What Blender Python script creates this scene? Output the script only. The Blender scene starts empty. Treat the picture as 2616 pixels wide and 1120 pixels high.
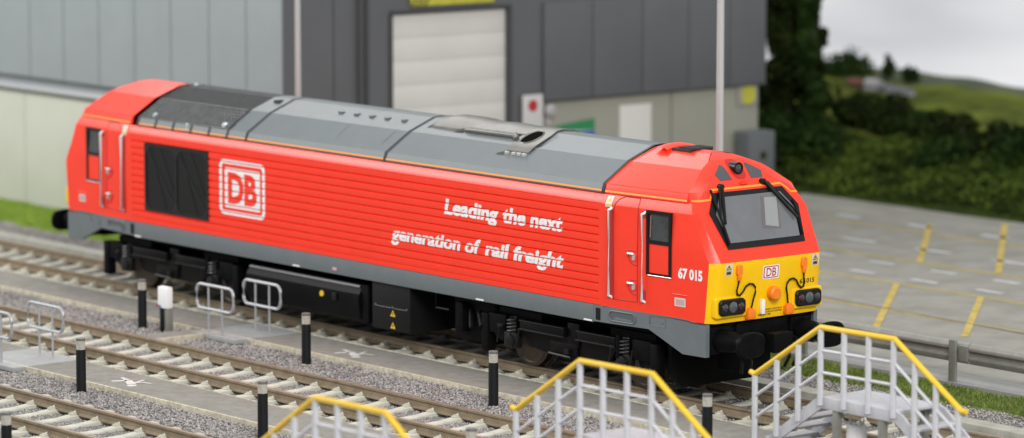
import bpy, bmesh, math, random
import numpy as np
from mathutils import Vector, Matrix
random.seed(7); rng = np.random.default_rng(7)
S = bpy.context.scene
C = S.collection

# ------------------------------------------------------------------ camera
cam = bpy.data.cameras.new('camera'); co = bpy.data.objects.new('camera', cam); C.objects.link(co)
CAM = (51.6877, -40.1586, 10.5322)
R = Vector((0.63566558, 0.77196453, 0.00019831)); U = Vector((-0.10012142, 0.08218913, 0.99157483)); F = Vector((-0.7654443, 0.63032985, -0.12953499))
M4 = Matrix(((R.x, U.x, -F.x, CAM[0]), (R.y, U.y, -F.y, CAM[1]), (R.z, U.z, -F.z, CAM[2]), (0, 0, 0, 1)))
co.matrix_world = M4
cam.sensor_width = 36; cam.sensor_fit = 'HORIZONTAL'; cam.lens = 9519.78 / 2616 * 36
cam.clip_start = 1; cam.clip_end = 600
cam.dof.use_dof = True; cam.dof.focus_distance = 59.5; cam.dof.aperture_fstop = 0.385
S.camera = co

# ------------------------------------------------------------------ light (exhibition hall: area panels, added nose fill, grey ambient)
w = bpy.data.worlds.new('World'); S.world = w; w.use_nodes = True
bg = w.node_tree.nodes['Background']; bg.inputs[0].default_value = (0.93, 0.97, 1.0, 1); bg.inputs[1].default_value = 0.42
def area(name, loc, target, size, power, col):
    l = bpy.data.lights.new(name, 'AREA'); l.shape = 'RECTANGLE'; l.size = size[0]; l.size_y = size[1]; l.energy = power; l.color = col
    o = bpy.data.objects.new(name, l); C.objects.link(o); o.location = loc
    o.rotation_euler = (Vector(target) - Vector(loc)).to_track_quat('-Z', 'Y').to_euler(); return o
area('hall_and_fill_light', (-43, -32, 31), (0, 0, 1), (30, 22), 16500, (1.0, 0.985, 0.96))
area('hall_and_fill_light', (50, -26, 30), (4, 0, 1), (22, 16), 17000, (1.0, 0.985, 0.96))  # added fill panel without a known source, brightens the nose
area('hall_and_fill_light', (-46, 24, 36), (0, 0, 3), (20, 12), 3600, (1.0, 0.985, 0.96))
area('hall_and_fill_light', (4, 6, 46), (0, 0, 1), (30, 14), 5000, (1.0, 0.985, 0.96))
S.view_settings.view_transform = 'Standard'; S.view_settings.look = 'None'
S.view_settings.exposure = 0.47; S.view_settings.gamma = 1; S.view_settings.use_curve_mapping = False

# ------------------------------------------------------------------ materials
def mat(name, col, rough=0.6, metal=0.0, var=0.0, vscale=8.0, bump=0.0, bscale=60.0, col2=None, spec=0.5, coat=0.0, island=0.0, alpha=None, detail=4.0):
    m = bpy.data.materials.new(name); m.use_nodes = True; nt = m.node_tree; N = nt.nodes; L = nt.links
    b = N['Principled BSDF']; b.inputs['Base Color'].default_value = (*col, 1); b.inputs['Roughness'].default_value = rough
    b.inputs['Metallic'].default_value = metal; b.inputs['Specular IOR Level'].default_value = spec; b.inputs['Coat Weight'].default_value = coat
    tc = N.new('ShaderNodeTexCoord')
    last = None
    if var > 0 or col2:
        n = N.new('ShaderNodeTexNoise'); n.inputs['Scale'].default_value = vscale; n.inputs['Detail'].default_value = detail; n.inputs['Roughness'].default_value = 0.65
        L.new(tc.outputs['Object'], n.inputs['Vector'])
        r = N.new('ShaderNodeValToRGB'); r.color_ramp.elements[0].position = 0.32; r.color_ramp.elements[1].position = 0.68
        c2 = col2 if col2 else tuple(min(1, c * (1 + var)) for c in col)
        c1 = col if col2 else tuple(c * (1 - var) for c in col)
        r.color_ramp.elements[0].color = (*c1, 1); r.color_ramp.elements[1].color = (*c2, 1)
        L.new(n.outputs['Fac'], r.inputs['Fac']); last = r.outputs['Color']
    if island > 0:
        g = N.new('ShaderNodeNewGeometry'); mm = N.new('ShaderNodeMapRange'); mm.inputs['To Min'].default_value = 1 - island; mm.inputs['To Max'].default_value = 1 + island
        L.new(g.outputs['Random Per Island'], mm.inputs['Value'])
        mx = N.new('ShaderNodeVectorMath'); mx.operation = 'SCALE'
        if last: L.new(last, mx.inputs[0])
        else: mx.inputs[0].default_value = col
        L.new(mm.outputs['Result'], mx.inputs['Scale']); last = mx.outputs['Vector']
    if last: L.new(last, b.inputs['Base Color'])
    if bump > 0:
        n = N.new('ShaderNodeTexNoise'); n.inputs['Scale'].default_value = bscale; n.inputs['Detail'].default_value = 3
        L.new(tc.outputs['Object'], n.inputs['Vector'])
        bu = N.new('ShaderNodeBump'); bu.inputs['Strength'].default_value = bump; bu.inputs['Distance'].default_value = 0.02
        L.new(n.outputs['Fac'], bu.inputs['Height']); L.new(bu.outputs['Normal'], b.inputs['Normal'])
    return m
M = {}
M['red'] = mat('loco_red', (0.95, 0.043, 0.016), 0.36, var=0.03, vscale=2.5, bump=0.05, bscale=45, spec=0.45)
M['yellow'] = mat('loco_yellow', (0.95, 0.555, 0.003), 0.45, var=0.03, vscale=3, bump=0.05, bscale=45, spec=0.28)
M['orange_line'] = mat('orange_line', (0.85, 0.30, 0.03), 0.5)
M['orange'] = mat('orange_plastic', (0.90, 0.22, 0.01), 0.45, var=0.06, vscale=20)
M['roof_grey'] = mat('roof_grey', (0.118, 0.137, 0.142), 0.42, var=0.05, vscale=2.2, bump=0.05, bscale=40, spec=0.5)
M['sole_grey'] = mat('underframe_grey', (0.135, 0.155, 0.165), 0.5, var=0.05, vscale=3)
M['black'] = mat('chassis_black', (0.0045, 0.0045, 0.005), 0.45, var=0.3, vscale=6, bump=0.12, bscale=30, spec=0.07)
M['black_rough'] = mat('grille_black', (0.022, 0.023, 0.024), 0.7, var=0.25, vscale=9)
M['hole_black'] = mat('hole_black', (0.004, 0.004, 0.004), 0.9, spec=0.02)
M['joint_black'] = mat('joint_black', (0.02, 0.022, 0.024), 0.6)
M['rubber'] = mat('rubber_black', (0.006, 0.006, 0.0065), 0.35, spec=0.3)
M['white'] = mat('white_print', (0.86, 0.85, 0.85), 0.5, var=0.04, vscale=20)
M['steel'] = mat('nickel_exhaust', (0.17, 0.165, 0.15), 0.42, metal=0.7, var=0.12, vscale=4)
M['lens'] = mat('clear_lens', (0.55, 0.58, 0.6), 0.08, coat=1.0, spec=0.9)
M['lens_dark'] = mat('dark_lens', (0.03, 0.03, 0.035), 0.12, coat=1.0)
M['lens_red'] = mat('red_lens', (0.045, 0.005, 0.005), 0.12, coat=1.0)
M['glass_grey'] = mat('windscreen_grey', (0.135, 0.14, 0.148), 0.12, var=0.12, vscale=1.6, coat=0.5)
M['glass_side'] = mat('side_glass', (0.035, 0.04, 0.042), 0.08, var=0.5, vscale=3.0, coat=0.8)
M['pale_reflection'] = mat('bulkhead_reflection', (0.27, 0.28, 0.275), 0.3)
M['pinkish'] = mat('cab_interior_red', (0.145, 0.118, 0.124), 0.3)
M['silver'] = mat('silver_paint', (0.62, 0.62, 0.60), 0.3, metal=0.5)
M['tyre'] = mat('wheel_tyre', (0.10, 0.08, 0.065), 0.35, metal=0.8, var=0.2, vscale=9)
M['axle'] = mat('rod_dark', (0.01, 0.01, 0.01), 0.5, spec=0.3)
M['edge'] = mat('edge_sheen', (0.010, 0.0105, 0.011), 0.35, spec=0.45)  # lighter black puts the bogie's edge highlights into the colour
M['wheel'] = mat('wheel_dark', (0.012, 0.011, 0.010), 0.5, var=0.3, vscale=9)
M['db_red'] = mat('logo_red', (0.50, 0.01, 0.02), 0.5)
M['warn_y'] = mat('warning_yellow', (0.80, 0.50, 0.03), 0.5)
M['ink'] = mat('black_ink', (0.02, 0.015, 0.012), 0.6)
M['cream_label'] = mat('cream_label', (0.66, 0.64, 0.58), 0.5)
M['rail'] = mat('rail_rust', (0.235, 0.18, 0.115), 0.55, var=0.22, vscale=5, metal=0.15)
M['rail_top'] = mat('rail_top', (0.33, 0.26, 0.185), 0.33, metal=0.6, var=0.15, vscale=3)
M['sleeper'] = mat('sleeper_concrete', (0.50, 0.485, 0.41), 0.75, var=0.14, vscale=6, bump=0.2, bscale=40, island=0.05)
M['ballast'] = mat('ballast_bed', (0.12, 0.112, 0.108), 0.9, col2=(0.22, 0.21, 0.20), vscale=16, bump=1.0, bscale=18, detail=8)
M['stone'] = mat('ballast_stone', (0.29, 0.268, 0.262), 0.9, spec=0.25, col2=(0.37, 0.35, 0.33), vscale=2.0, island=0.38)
M['path'] = mat('path_asphalt', (0.205, 0.195, 0.172), 0.9, col2=(0.280, 0.268, 0.240), spec=0.3, vscale=5, bump=0.25, bscale=55, detail=8)
M['path_edge'] = mat('path_edging', (0.50, 0.455, 0.35), 0.8, var=0.32, vscale=9)
M['kerbstone'] = mat('trough_concrete', (0.36, 0.35, 0.30), 0.8, var=0.15, vscale=4)
M['plate'] = mat('crossing_plate', (0.34, 0.35, 0.35), 0.6, var=0.1, vscale=5)
M['paint_white'] = mat('path_paint_white', (0.62, 0.61, 0.58), 0.7, var=0.18, vscale=9)
M['road'] = mat('road_asphalt', (0.220, 0.213, 0.182), 0.9, col2=(0.310, 0.302, 0.268), spec=0.25, vscale=1.2, bump=0.2, bscale=30, detail=8)
M['road_yellow'] = mat('road_paint_yellow', (0.46, 0.34, 0.07), 0.7, var=0.25, vscale=3)
M['road_yellow_thin'] = mat('road_paint_faded', (0.40, 0.30, 0.07), 0.7, var=0.25, vscale=3)
M['road_white'] = mat('road_paint_white', (0.50, 0.50, 0.50), 0.7, var=0.15, vscale=3)
M['seam'] = mat('road_seam', (0.14, 0.135, 0.12), 0.8)
M['verge'] = mat('verge_grey', (0.30, 0.30, 0.285), 0.85, var=0.1, vscale=3, bump=0.2)
M['grass_base'] = mat('grass_soil', (0.14, 0.20, 0.02), 0.9, col2=(0.20, 0.29, 0.03), vscale=7, bump=0.5, bscale=30)
M['grass'] = mat('grass_blade', (0.20, 0.32, 0.025), 0.8, col2=(0.30, 0.42, 0.05), vscale=1.5, island=0.4)
M['grass_r'] = mat('grass_blade_dull', (0.10, 0.15, 0.03), 0.85, spec=0.2, col2=(0.20, 0.26, 0.05), vscale=1.6, island=0.5)
M['galv'] = mat('galvanised', (0.27, 0.27, 0.24), 0.45, metal=0.35, var=0.15, vscale=3)
M['tube_grey'] = mat('tube_grey', (0.42, 0.43, 0.45), 0.4, metal=0.3, var=0.1, vscale=12)
M['bollard'] = mat('bollard_black', (0.007, 0.008, 0.009), 0.5, var=0.2, vscale=8, spec=0.3)
M['bollard_lens'] = mat('bollard_lens', (0.46, 0.44, 0.38), 0.3, var=0.2, vscale=14)
M['bollard_cap'] = mat('bollard_cap', (0.13, 0.13, 0.13), 0.5)
M['white_plastic'] = mat('white_plastic', (0.55, 0.55, 0.58), 0.45, var=0.06, vscale=10)
M['white_box'] = mat('white_box', (0.88, 0.88, 0.88), 0.5)
M['rail_yellow'] = mat('handrail_yellow', (0.78, 0.50, 0.02), 0.42, var=0.06, vscale=8)
M['deck'] = mat('deck_plastic', (0.48, 0.48, 0.51), 0.5, var=0.08, vscale=9)
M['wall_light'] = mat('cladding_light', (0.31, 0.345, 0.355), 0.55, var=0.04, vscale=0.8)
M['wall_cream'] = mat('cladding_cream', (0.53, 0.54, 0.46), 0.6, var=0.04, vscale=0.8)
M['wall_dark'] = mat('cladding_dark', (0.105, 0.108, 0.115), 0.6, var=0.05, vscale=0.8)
M['wall_joint'] = mat('cladding_joint', (0.055, 0.055, 0.058), 0.7)
M['joint_mid'] = mat('cladding_joint_mid', (0.22, 0.24, 0.245), 0.7)
M['ledge'] = mat('ledge_grey', (0.36, 0.375, 0.385), 0.5)
M['door'] = mat('roller_door', (0.62, 0.61, 0.57), 0.55, var=0.03, vscale=1)
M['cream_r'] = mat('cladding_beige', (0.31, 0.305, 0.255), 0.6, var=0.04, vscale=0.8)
M['paper'] = mat('sign_white', (0.55, 0.54, 0.53), 0.5)
M['sign_y'] = mat('sign_yellow', (0.48, 0.46, 0.05), 0.5, var=0.15, vscale=3)
M['sign_red'] = mat('sign_red', (0.42, 0.02, 0.015), 0.5)
M['sign_green'] = mat('sign_green', (0.02, 0.22, 0.08), 0.5)
M['sign_blue'] = mat('sign_blue', (0.03, 0.10, 0.38), 0.5)
M['cabinet'] = mat('cabinet_bluegrey', (0.115, 0.128, 0.132), 0.5, var=0.1, vscale=2)
M['chrome'] = mat('lamp_post_metal', (0.60, 0.59, 0.58), 0.30, metal=0.4)
M['leaf_dark'] = mat('leaf_dark', (0.010, 0.016, 0.006), 0.9, spec=0.04, col2=(0.030, 0.046, 0.010), vscale=0.8, island=0.5)
M['leaf_mid'] = mat('leaf_mid', (0.014, 0.028, 0.008), 0.9, spec=0.05, col2=(0.032, 0.060, 0.013), vscale=0.8, island=0.5)
M['bank'] = mat('bank_green', (0.014, 0.017, 0.006), 0.95, col2=(0.050, 0.080, 0.013), vscale=0.9, bump=0.5, bscale=5, spec=0.05, detail=7)
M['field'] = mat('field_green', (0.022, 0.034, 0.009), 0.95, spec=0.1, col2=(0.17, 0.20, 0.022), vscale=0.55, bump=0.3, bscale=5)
M['far_hill'] = mat('far_hill', (0.045, 0.06, 0.03), 0.9, col2=(0.10, 0.12, 0.055), vscale=0.4)
M['bark'] = mat('bark', (0.05, 0.04, 0.03), 0.9)
M['brick'] = mat('house_brick', (0.16, 0.06, 0.045), 0.8)
M['housew'] = mat('house_white', (0.40, 0.39, 0.40), 0.8)
M['slate'] = mat('house_slate', (0.13, 0.14, 0.15), 0.8)
# sky: printed cloudy backdrop that gives off light
sm = bpy.data.materials.new('sky_clouds'); sm.use_nodes = True; nt = sm.node_tree; nt.nodes.clear()
out = nt.nodes.new('ShaderNodeOutputMaterial'); em = nt.nodes.new('ShaderNodeEmission'); tc = nt.nodes.new('ShaderNodeTexCoord')
mp = nt.nodes.new('ShaderNodeMapping'); mp.inputs['Scale'].default_value = (0.10, 0.10, 0.42); mp.inputs['Rotation'].default_value = (0, 0.18, 0)
no = nt.nodes.new('ShaderNodeTexNoise'); no.inputs['Scale'].default_value = 0.8; no.inputs['Detail'].default_value = 2.5
rp = nt.nodes.new('ShaderNodeValToRGB'); rp.color_ramp.elements[0].position = 0.36; rp.color_ramp.elements[0].color = (0.40, 0.41, 0.43, 1)
rp.color_ramp.elements[1].position = 0.62; rp.color_ramp.elements[1].color = (0.60, 0.60, 0.61, 1)
nt.links.new(tc.outputs['Object'], mp.inputs['Vector']); nt.links.new(mp.outputs['Vector'], no.inputs['Vector'])
nt.links.new(no.outputs['Fac'], rp.inputs['Fac']); nt.links.new(rp.outputs['Color'], em.inputs['Color']); nt.links.new(em.outputs['Emission'], out.inputs['Surface'])
em.inputs['Strength'].default_value = 1.0
M['sky'] = sm

# ------------------------------------------------------------------ mesh helpers
class MB:
    def __init__(s): s.v = []; s.f = []; s.m = []; s.k = 0
    def use(s, k): s.k = k; return s
    def add(s, vs, fs):
        n = len(s.v); s.v += [tuple(v) for v in vs]
        for f in fs: s.f.append(tuple(i + n for i in f)); s.m.append(s.k)
        return s
    def box(s, x0, x1, y0, y1, z0, z1):
        v = [(x, y, z) for x in (x0, x1) for y in (y0, y1) for z in (z0, z1)]
        return s.add(v, [(0, 1, 3, 2), (4, 6, 7, 5), (0, 4, 5, 1), (2, 3, 7, 6), (0, 2, 6, 4), (1, 5, 7, 3)])
    def bbox(s, x0, x1, y0, y1, z0, z1, b=0.01):   # box with chamfered edges
        bm = bmesh.new(); bmesh.ops.create_cube(bm, size=1)
        for v in bm.verts: v.co = Vector(((x0 + x1) / 2 + v.co.x * (x1 - x0), (y0 + y1) / 2 + v.co.y * (y1 - y0), (z0 + z1) / 2 + v.co.z * (z1 - z0)))
        bmesh.ops.bevel(bm, geom=list(bm.edges), offset=b, segments=2, affect='EDGES', profile=0.6)
        bm.verts.index_update(); s.add([v.co[:] for v in bm.verts], [[v.index for v in f.verts] for f in bm.faces]); bm.free(); return s
    def prism(s, poly, axis, a, b):     # poly of 2D pts; axis the extrusion axis
        n = len(poly)
        def P(p, t):
            return (t, p[0], p[1]) if axis == 'x' else (p[0], t, p[1]) if axis == 'y' else (p[0], p[1], t)
        v = [P(p, a) for p in poly] + [P(p, b) for p in poly]
        f = [tuple(range(n)), tuple(range(2 * n - 1, n - 1, -1))] + [(i, i + n, (i + 1) % n + n, (i + 1) % n) for i in range(n)]
        return s.add(v, f)
    def tube(s, pts, r, seg=8, cap=True):
        pts = [Vector(p) for p in pts]; n = len(pts); rings = []
        rs = r if isinstance(r, (list, tuple)) else [r] * n
        up = Vector((0, 0, 1))
        for i, p in enumerate(pts):
            if i == 0: t = pts[1] - p
            elif i == n - 1: t = p - pts[-2]
            else: t = (pts[i + 1] - p).normalized() + (p - pts[i - 1]).normalized()
            t.normalize(); a = t.cross(up)
            if a.length < 1e-3: a = t.cross(Vector((0, 1, 0)))
            a.normalize(); b = t.cross(a).normalized()
            k = 1.0
            if 0 < i < n - 1: k = 1 / max(0.5, t.dot((pts[i + 1] - p).normalized()))
            rings.append([p + (a * math.cos(2 * math.pi * j / seg) + b * math.sin(2 * math.pi * j / seg)) * rs[i] * (1 if k < 1.02 else min(k, 1.25)) for j in range(seg)])
        v = [q for rg in rings for q in rg]; f = []
        for i in range(n - 1):
            for j in range(seg):
                f.append((i * seg + j, i * seg + (j + 1) % seg, (i + 1) * seg + (j + 1) % seg, (i + 1) * seg + j))
        if cap: f += [tuple(range(seg - 1, -1, -1)), tuple((n - 1) * seg + j for j in range(seg))]
        return s.add(v, f)
    def cyl(s, p0, p1, r, seg=20, r1=None): return s.tube([p0, p1], [r, r if r1 is None else r1], seg)
    def lathe(s, prof, axis='y', c=(0, 0, 0), seg=28, sy=1.0):     # prof: (axial, radius)
        v = []; f = []
        for (a, r) in prof:
            for j in range(seg):
                u, w_ = r * math.cos(2 * math.pi * j / seg), r * math.sin(2 * math.pi * j / seg) * sy
                v.append({'y': (c[0] + u, c[1] + a, c[2] + w_), 'x': (c[0] + a, c[1] + u, c[2] + w_), 'z': (c[0] + u, c[1] + w_, c[2] + a)}[axis])
        for i in range(len(prof) - 1):
            for j in range(seg): f.append((i * seg + j, (i + 1) * seg + j, (i + 1) * seg + (j + 1) % seg, i * seg + (j + 1) % seg))
        f += [tuple(range(seg)), tuple((len(prof) - 1) * seg + j for j in range(seg))[::-1]]
        return s.add(v, f)
    def grid(s, rows, close=False):
        n = len(rows[0]); v = [p for r_ in rows for p in r_]; f = []
        for i in range(len(rows) - 1):
            for j in range(n - 1): f.append((i * n + j, i * n + j + 1, (i + 1) * n + j + 1, (i + 1) * n + j))
        return s.add(v, f)
    def build(s, name, ms, parent=None, ang=32, origin=None, bevel=None):
        me = bpy.data.meshes.new(name)
        vs = s.v if origin is None else [(a - origin[0], b - origin[1], c - origin[2]) for a, b, c in s.v]
        me.from_pydata(vs, [], s.f)
        bm = bmesh.new(); bm.from_mesh(me); bmesh.ops.remove_doubles(bm, verts=bm.verts, dist=1e-5)
        bmesh.ops.recalc_face_normals(bm, faces=bm.faces)
        bm.to_mesh(me); bm.free()
        if len(me.polygons) == len(s.m): me.polygons.foreach_set('material_index', s.m)
        for m_ in (ms if isinstance(ms, (list, tuple)) else [ms]): me.materials.append(m_)
        me.shade_smooth(); me.set_sharp_from_angle(angle=math.radians(ang))
        o = bpy.data.objects.new(name, me); C.objects.link(o)
        if origin is not None: o.location = origin
        if parent is not None: o.parent = parent
        if bevel:
            b_ = o.modifiers.new('b', 'BEVEL'); b_.width = bevel; b_.segments = 2; b_.limit_method = 'ANGLE'; b_.angle_limit = math.radians(40)
        return o
def tag(o, label=None, cat=None, group=None, kind=None):
    if label: o['label'] = label
    if cat: o['category'] = cat
    if group: o['group'] = group
    if kind: o['kind'] = kind
    return o
def empty(name, loc, label, cat, group=None, rz=0):
    o = bpy.data.objects.new(name, None); C.objects.link(o); o.location = loc; o.rotation_euler = (0, 0, rz); o.empty_display_size = 0.3
    return tag(o, label, cat, group)
def copy_tree(o, parent=None):
    c = o.copy(); C.objects.link(c)
    if parent: c.parent = parent
    for ch in list(o.children): copy_tree(ch, c)
    return c
def struct(o): o['kind'] = 'structure'; return o

_tc = {}
def text2d(body, bold=0.0, shear=0.0):
    """flat mesh of some writing: (verts 2D, faces), scaled so that capitals are 1 high"""
    key = (body, bold, shear)
    if key in _tc: return _tc[key]
    def raw(b):
        cu = bpy.data.curves.new('t', 'FONT'); cu.body = b; cu.shear = shear; cu.offset = bold; cu.resolution_u = 3; cu.fill_mode = 'FRONT' if hasattr(cu, 'fill_mode') else cu.fill_mode
        ob = bpy.data.objects.new('t', cu); C.objects.link(ob); dg = bpy.context.evaluated_depsgraph_get(); dg.update()
        me = ob.evaluated_get(dg).to_mesh(); vs = [(v.co.x, v.co.y) for v in me.vertices]; fs = [tuple(p.vertices) for p in me.polygons]
        ob.evaluated_get(dg).to_mesh_clear(); bpy.data.objects.remove(ob); bpy.data.curves.remove(cu); return vs, fs
    hv, _ = raw('H'); h0 = min(p[1] for p in hv); h1 = max(p[1] for p in hv)
    vs, fs = raw(body); x0 = min(p[0] for p in vs); k = 1 / (h1 - h0)
    vs = [((x - x0) * k, (y - h0) * k) for x, y in vs]
    _tc[key] = (vs, fs); return vs, fs

# ================================================================== THE SETTING
def flat(name, m, x0, x1, y0, y1, z, **k):
    o = MB().add([(x0, y0, z), (x1, y0, z), (x1, y1, z), (x0, y1, z)], [(0, 1, 2, 3)]).build(name, m); return struct(o)
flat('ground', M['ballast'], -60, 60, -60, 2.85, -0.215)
flat('ground', M['verge'], -60, 60, 2.80, 60, -0.222)
flat('road', M['road'], -10.7, 45, 4.9, 20.4, -0.15)
struct(MB().box(-10.7, 45, 4.15, 4.9, -0.30, -0.146).build('pavement', M['verge']))
# paths between the tracks, with cream edging strips
def path(y0, y1, x0=-34, x1=30):
    struct(MB().bbox(x0, x1, y0, y1, -0.30, -0.135, 0.008).build('path', M['path']))
    for (a, b) in ((y0 - 0.055, y0 - 0.002), (y1 + 0.002, y1 + 0.022)):
        struct(MB().bbox(x0, x1, a, b, -0.30, -0.120, 0.008).build('path_edging', M['path_edge']))
path(-2.29, -1.17); path(-6.90, -5.85); path(-11.46, -10.42)
struct(MB().bbox(-34, 14.0, 1.42, 1.80, -0.3, -0.085, 0.012).build('cable_trough_kerb', M['kerbstone']))
for (yc) in (-4.72, -9.25):   # crossings that link the paths
    pass
mp_ = MB()
mp_.bbox(-3.15, -2.62, -3.75, -2.352, -0.3, -0.138, 0.008)
struct(mp_.build('path', M['path']))
struct(MB().bbox(-2.615, -2.55, -3.75, -2.352, -0.3, -0.118, 0.008).build('path_edging', M['path_edge']))
# crossing plates under the tubular guards
struct(MB().bbox(-2.95, -1.60, -2.62, -1.20, -0.2, -0.122, 0.006).build('path_plate', M['plate']))
struct(MB().bbox(-3.15, -1.62, -7.18, -5.80, -0.2, -0.122, 0.006).build('path_plate', M['plate']))
# walking figures painted on the paths
def pictogram(dx, dy):
    b = MB(); z = -0.131
    def stroke(p, q, w0, w1):
        p = Vector((*p, 0)); q = Vector((*q, 0)); n = (q - p).cross(Vector((0, 0, 1))).normalized()
        b.add([(p + n * w0)[:2] + (z,), (p - n * w0)[:2] + (z,), (q - n * w1)[:2] + (z,), (q + n * w1)[:2] + (z,)], [(0, 1, 2, 3)])
    stroke((1.02, -1.93), (0.64, -1.755), 0.075, 0.06); stroke((0.66, -1.765), (0.36, -1.69), 0.045, 0.03); stroke((0.66, -1.79), (0.55, -2.02), 0.05, 0.05)
    z += 0.0015; stroke((0.97, -1.86), (0.80, -1.54), 0.03, 0.022); z += 0.0015; stroke((0.94, -1.80), (1.00, -1.685), 0.03, 0.03); z += 0.0015
    stroke((0.99, -1.70), (1.20, -1.66), 0.03, 0.025)
    z -= 0.0045; b.add([(1.125 + 0.085 * math.cos(t * math.pi / 8), -2.0 + 0.085 * math.sin(t * math.pi / 8), z + 0.001) for t in range(16)], [tuple(range(16))])
    b.v = [(x + dx, y + dy, zz) for x, y, zz in b.v]
    return struct(b.build('path_marking', M['paint_white']))
pictogram(0, 0); pictogram(-0.08, -4.56)

# grass strips
def grass_strip(x0, x1, y0, y1, n, name='grass', label=None, h=0.085, mt='grass'):
    px = rng.uniform(x0, x1, n); py = rng.uniform(y0, y1, n)
    wob = 0.09 * np.sin(px * 2.3) + 0.07 * np.sin(px * 5.1 + 1)
    keep = (py > y0 + 0.1 + wob) & (py < y1 - 0.05 + wob * 0.5); px, py = px[keep], py[keep]; n = len(px)
    a = rng.uniform(0, 2 * np.pi, n); hh = h * rng.uniform(0.5, 1.3, n); lean = rng.normal(0, 0.035, (n, 2)); ww = 0.012
    V = np.zeros((n, 3, 3))
    V[:, 0, 0] = px - ww * np.cos(a); V[:, 0, 1] = py - ww * np.sin(a); V[:, 0, 2] = -0.20
    V[:, 1, 0] = px + ww * np.cos(a); V[:, 1, 1] = py + ww * np.sin(a); V[:, 1, 2] = -0.20
    V[:, 2, 0] = px + lean[:, 0]; V[:, 2, 1] = py + lean[:, 1]; V[:, 2, 2] = -0.20 + hh
    me = bpy.data.meshes.new(name); me.vertices.add(3 * n); me.vertices.foreach_set('co', V.ravel())
    me.loops.add(3 * n); me.loops.foreach_set('vertex_index', np.arange(3 * n)); me.polygons.add(n); me.polygons.foreach_set('loop_start', np.arange(0, 3 * n, 3)); me.update(calc_edges=True)
    me.materials.append(M[mt]); o = bpy.data.objects.new(name, me); C.objects.link(o)
    tag(o, label, 'grass', kind='stuff')
def grass_bed(x0, x1, y0, y1, mt='grass_base'):
    rows = []
    for j in range(9):
        t = j / 8; row = []
        for i in range(161):
            x = x0 + (x1 - x0) * i / 160; wob = 0.09 * math.sin(x * 2.3) + 0.07 * math.sin(x * 5.1 + 1)
            row.append((x, y0 + (y1 - y0) * t + wob * (1 - 0.5 * t), -0.21 + 0.035 * math.sin(math.pi * t) ** 0.5))
        rows.append(row)
    return struct(MB().grid(rows).build('ground_grass_bed', M[mt]))
M['grass_base_r'] = mat('grass_soil_dull', (0.09, 0.10, 0.04), 0.9, col2=(0.13, 0.17, 0.035), vscale=7, bump=0.5, bscale=30)
grass_bed(4.6, 20, 2.85, 4.1, 'grass_base_r'); grass_strip(4.6, 20, 2.85, 4.1, 34000, label='green grass strip between ballast and crash barrier at right', mt='grass_r', h=0.065)
grass_bed(-34, -9.5, 3.05, 5.15); grass_strip(-30, -9.5, 3.05, 5.15, 26000, label='bright green grass strip along the foot of the pale cladding wall at left')

# road paint
def ground_line(name, m, p, q, wd, z):
    p = Vector((*p, 0)); q = Vector((*q, 0)); n = (q - p).cross(Vector((0, 0, 1))).normalized() * wd / 2
    return struct(MB().add([(p + n)[:2] + (z,), (p - n)[:2] + (z,), (q - n)[:2] + (z,), (q + n)[:2] + (z,)], [(0, 1, 2, 3)]).build(name, m))
for (p, q) in (((-4.9, 18.3), (-0.84, 13.8)), ((-3.9, 19.6), (1.2, 13.95)), ((-6.2, 15.6), (-4.3, 13.9)), ((0.9, 11.4), (4.6, 7.1)), ((3.1, 11.45), (6.2, 7.75)), ((5.3, 11.45), (8.6, 7.6)), ((-1.3, 11.4), (2.4, 7.2))):
    ground_line('road_marking', M['road_yellow'], p, q, 0.135, -0.142)
for (p, q) in (((-10, 13.85), (12, 13.85)), ((-10, 11.42), (14, 11.42)), ((-7, 17.2), (4, 17.2)), ((-10, 8.9), (16, 8.9)), ((-10, 7.0), (16, 7.0))):
    ground_line('road_marking', M['road_yellow_thin'], p, q, 0.13, -0.146)
for k in range(14):
    x = -10.2 + k * 1.72
    ground_line('road_marking', M['road_white'], (x - 0.08, 13.22), (x + 0.62, 13.22), 0.15, -0.142)
    ground_line('road_marking', M['road_white'], (x + 0.55, 12.05), (x + 1.25, 12.05), 0.15, -0.142)
for k in range(5):
    x = -9.6 + k * 2.2
    ground_line('road_marking', M['road_white'], (x, 17.9), (x + 0.75, 17.9), 0.22, -0.142); ground_line('road_marking', M['road_white'], (x + 0.6, 15.3), (x + 1.6, 15.3), 0.18, -0.142)
ground_line('road_seam', M['seam'], (-10.6, 9.7), (30, 7.6), 0.035, -0.138)

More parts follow.
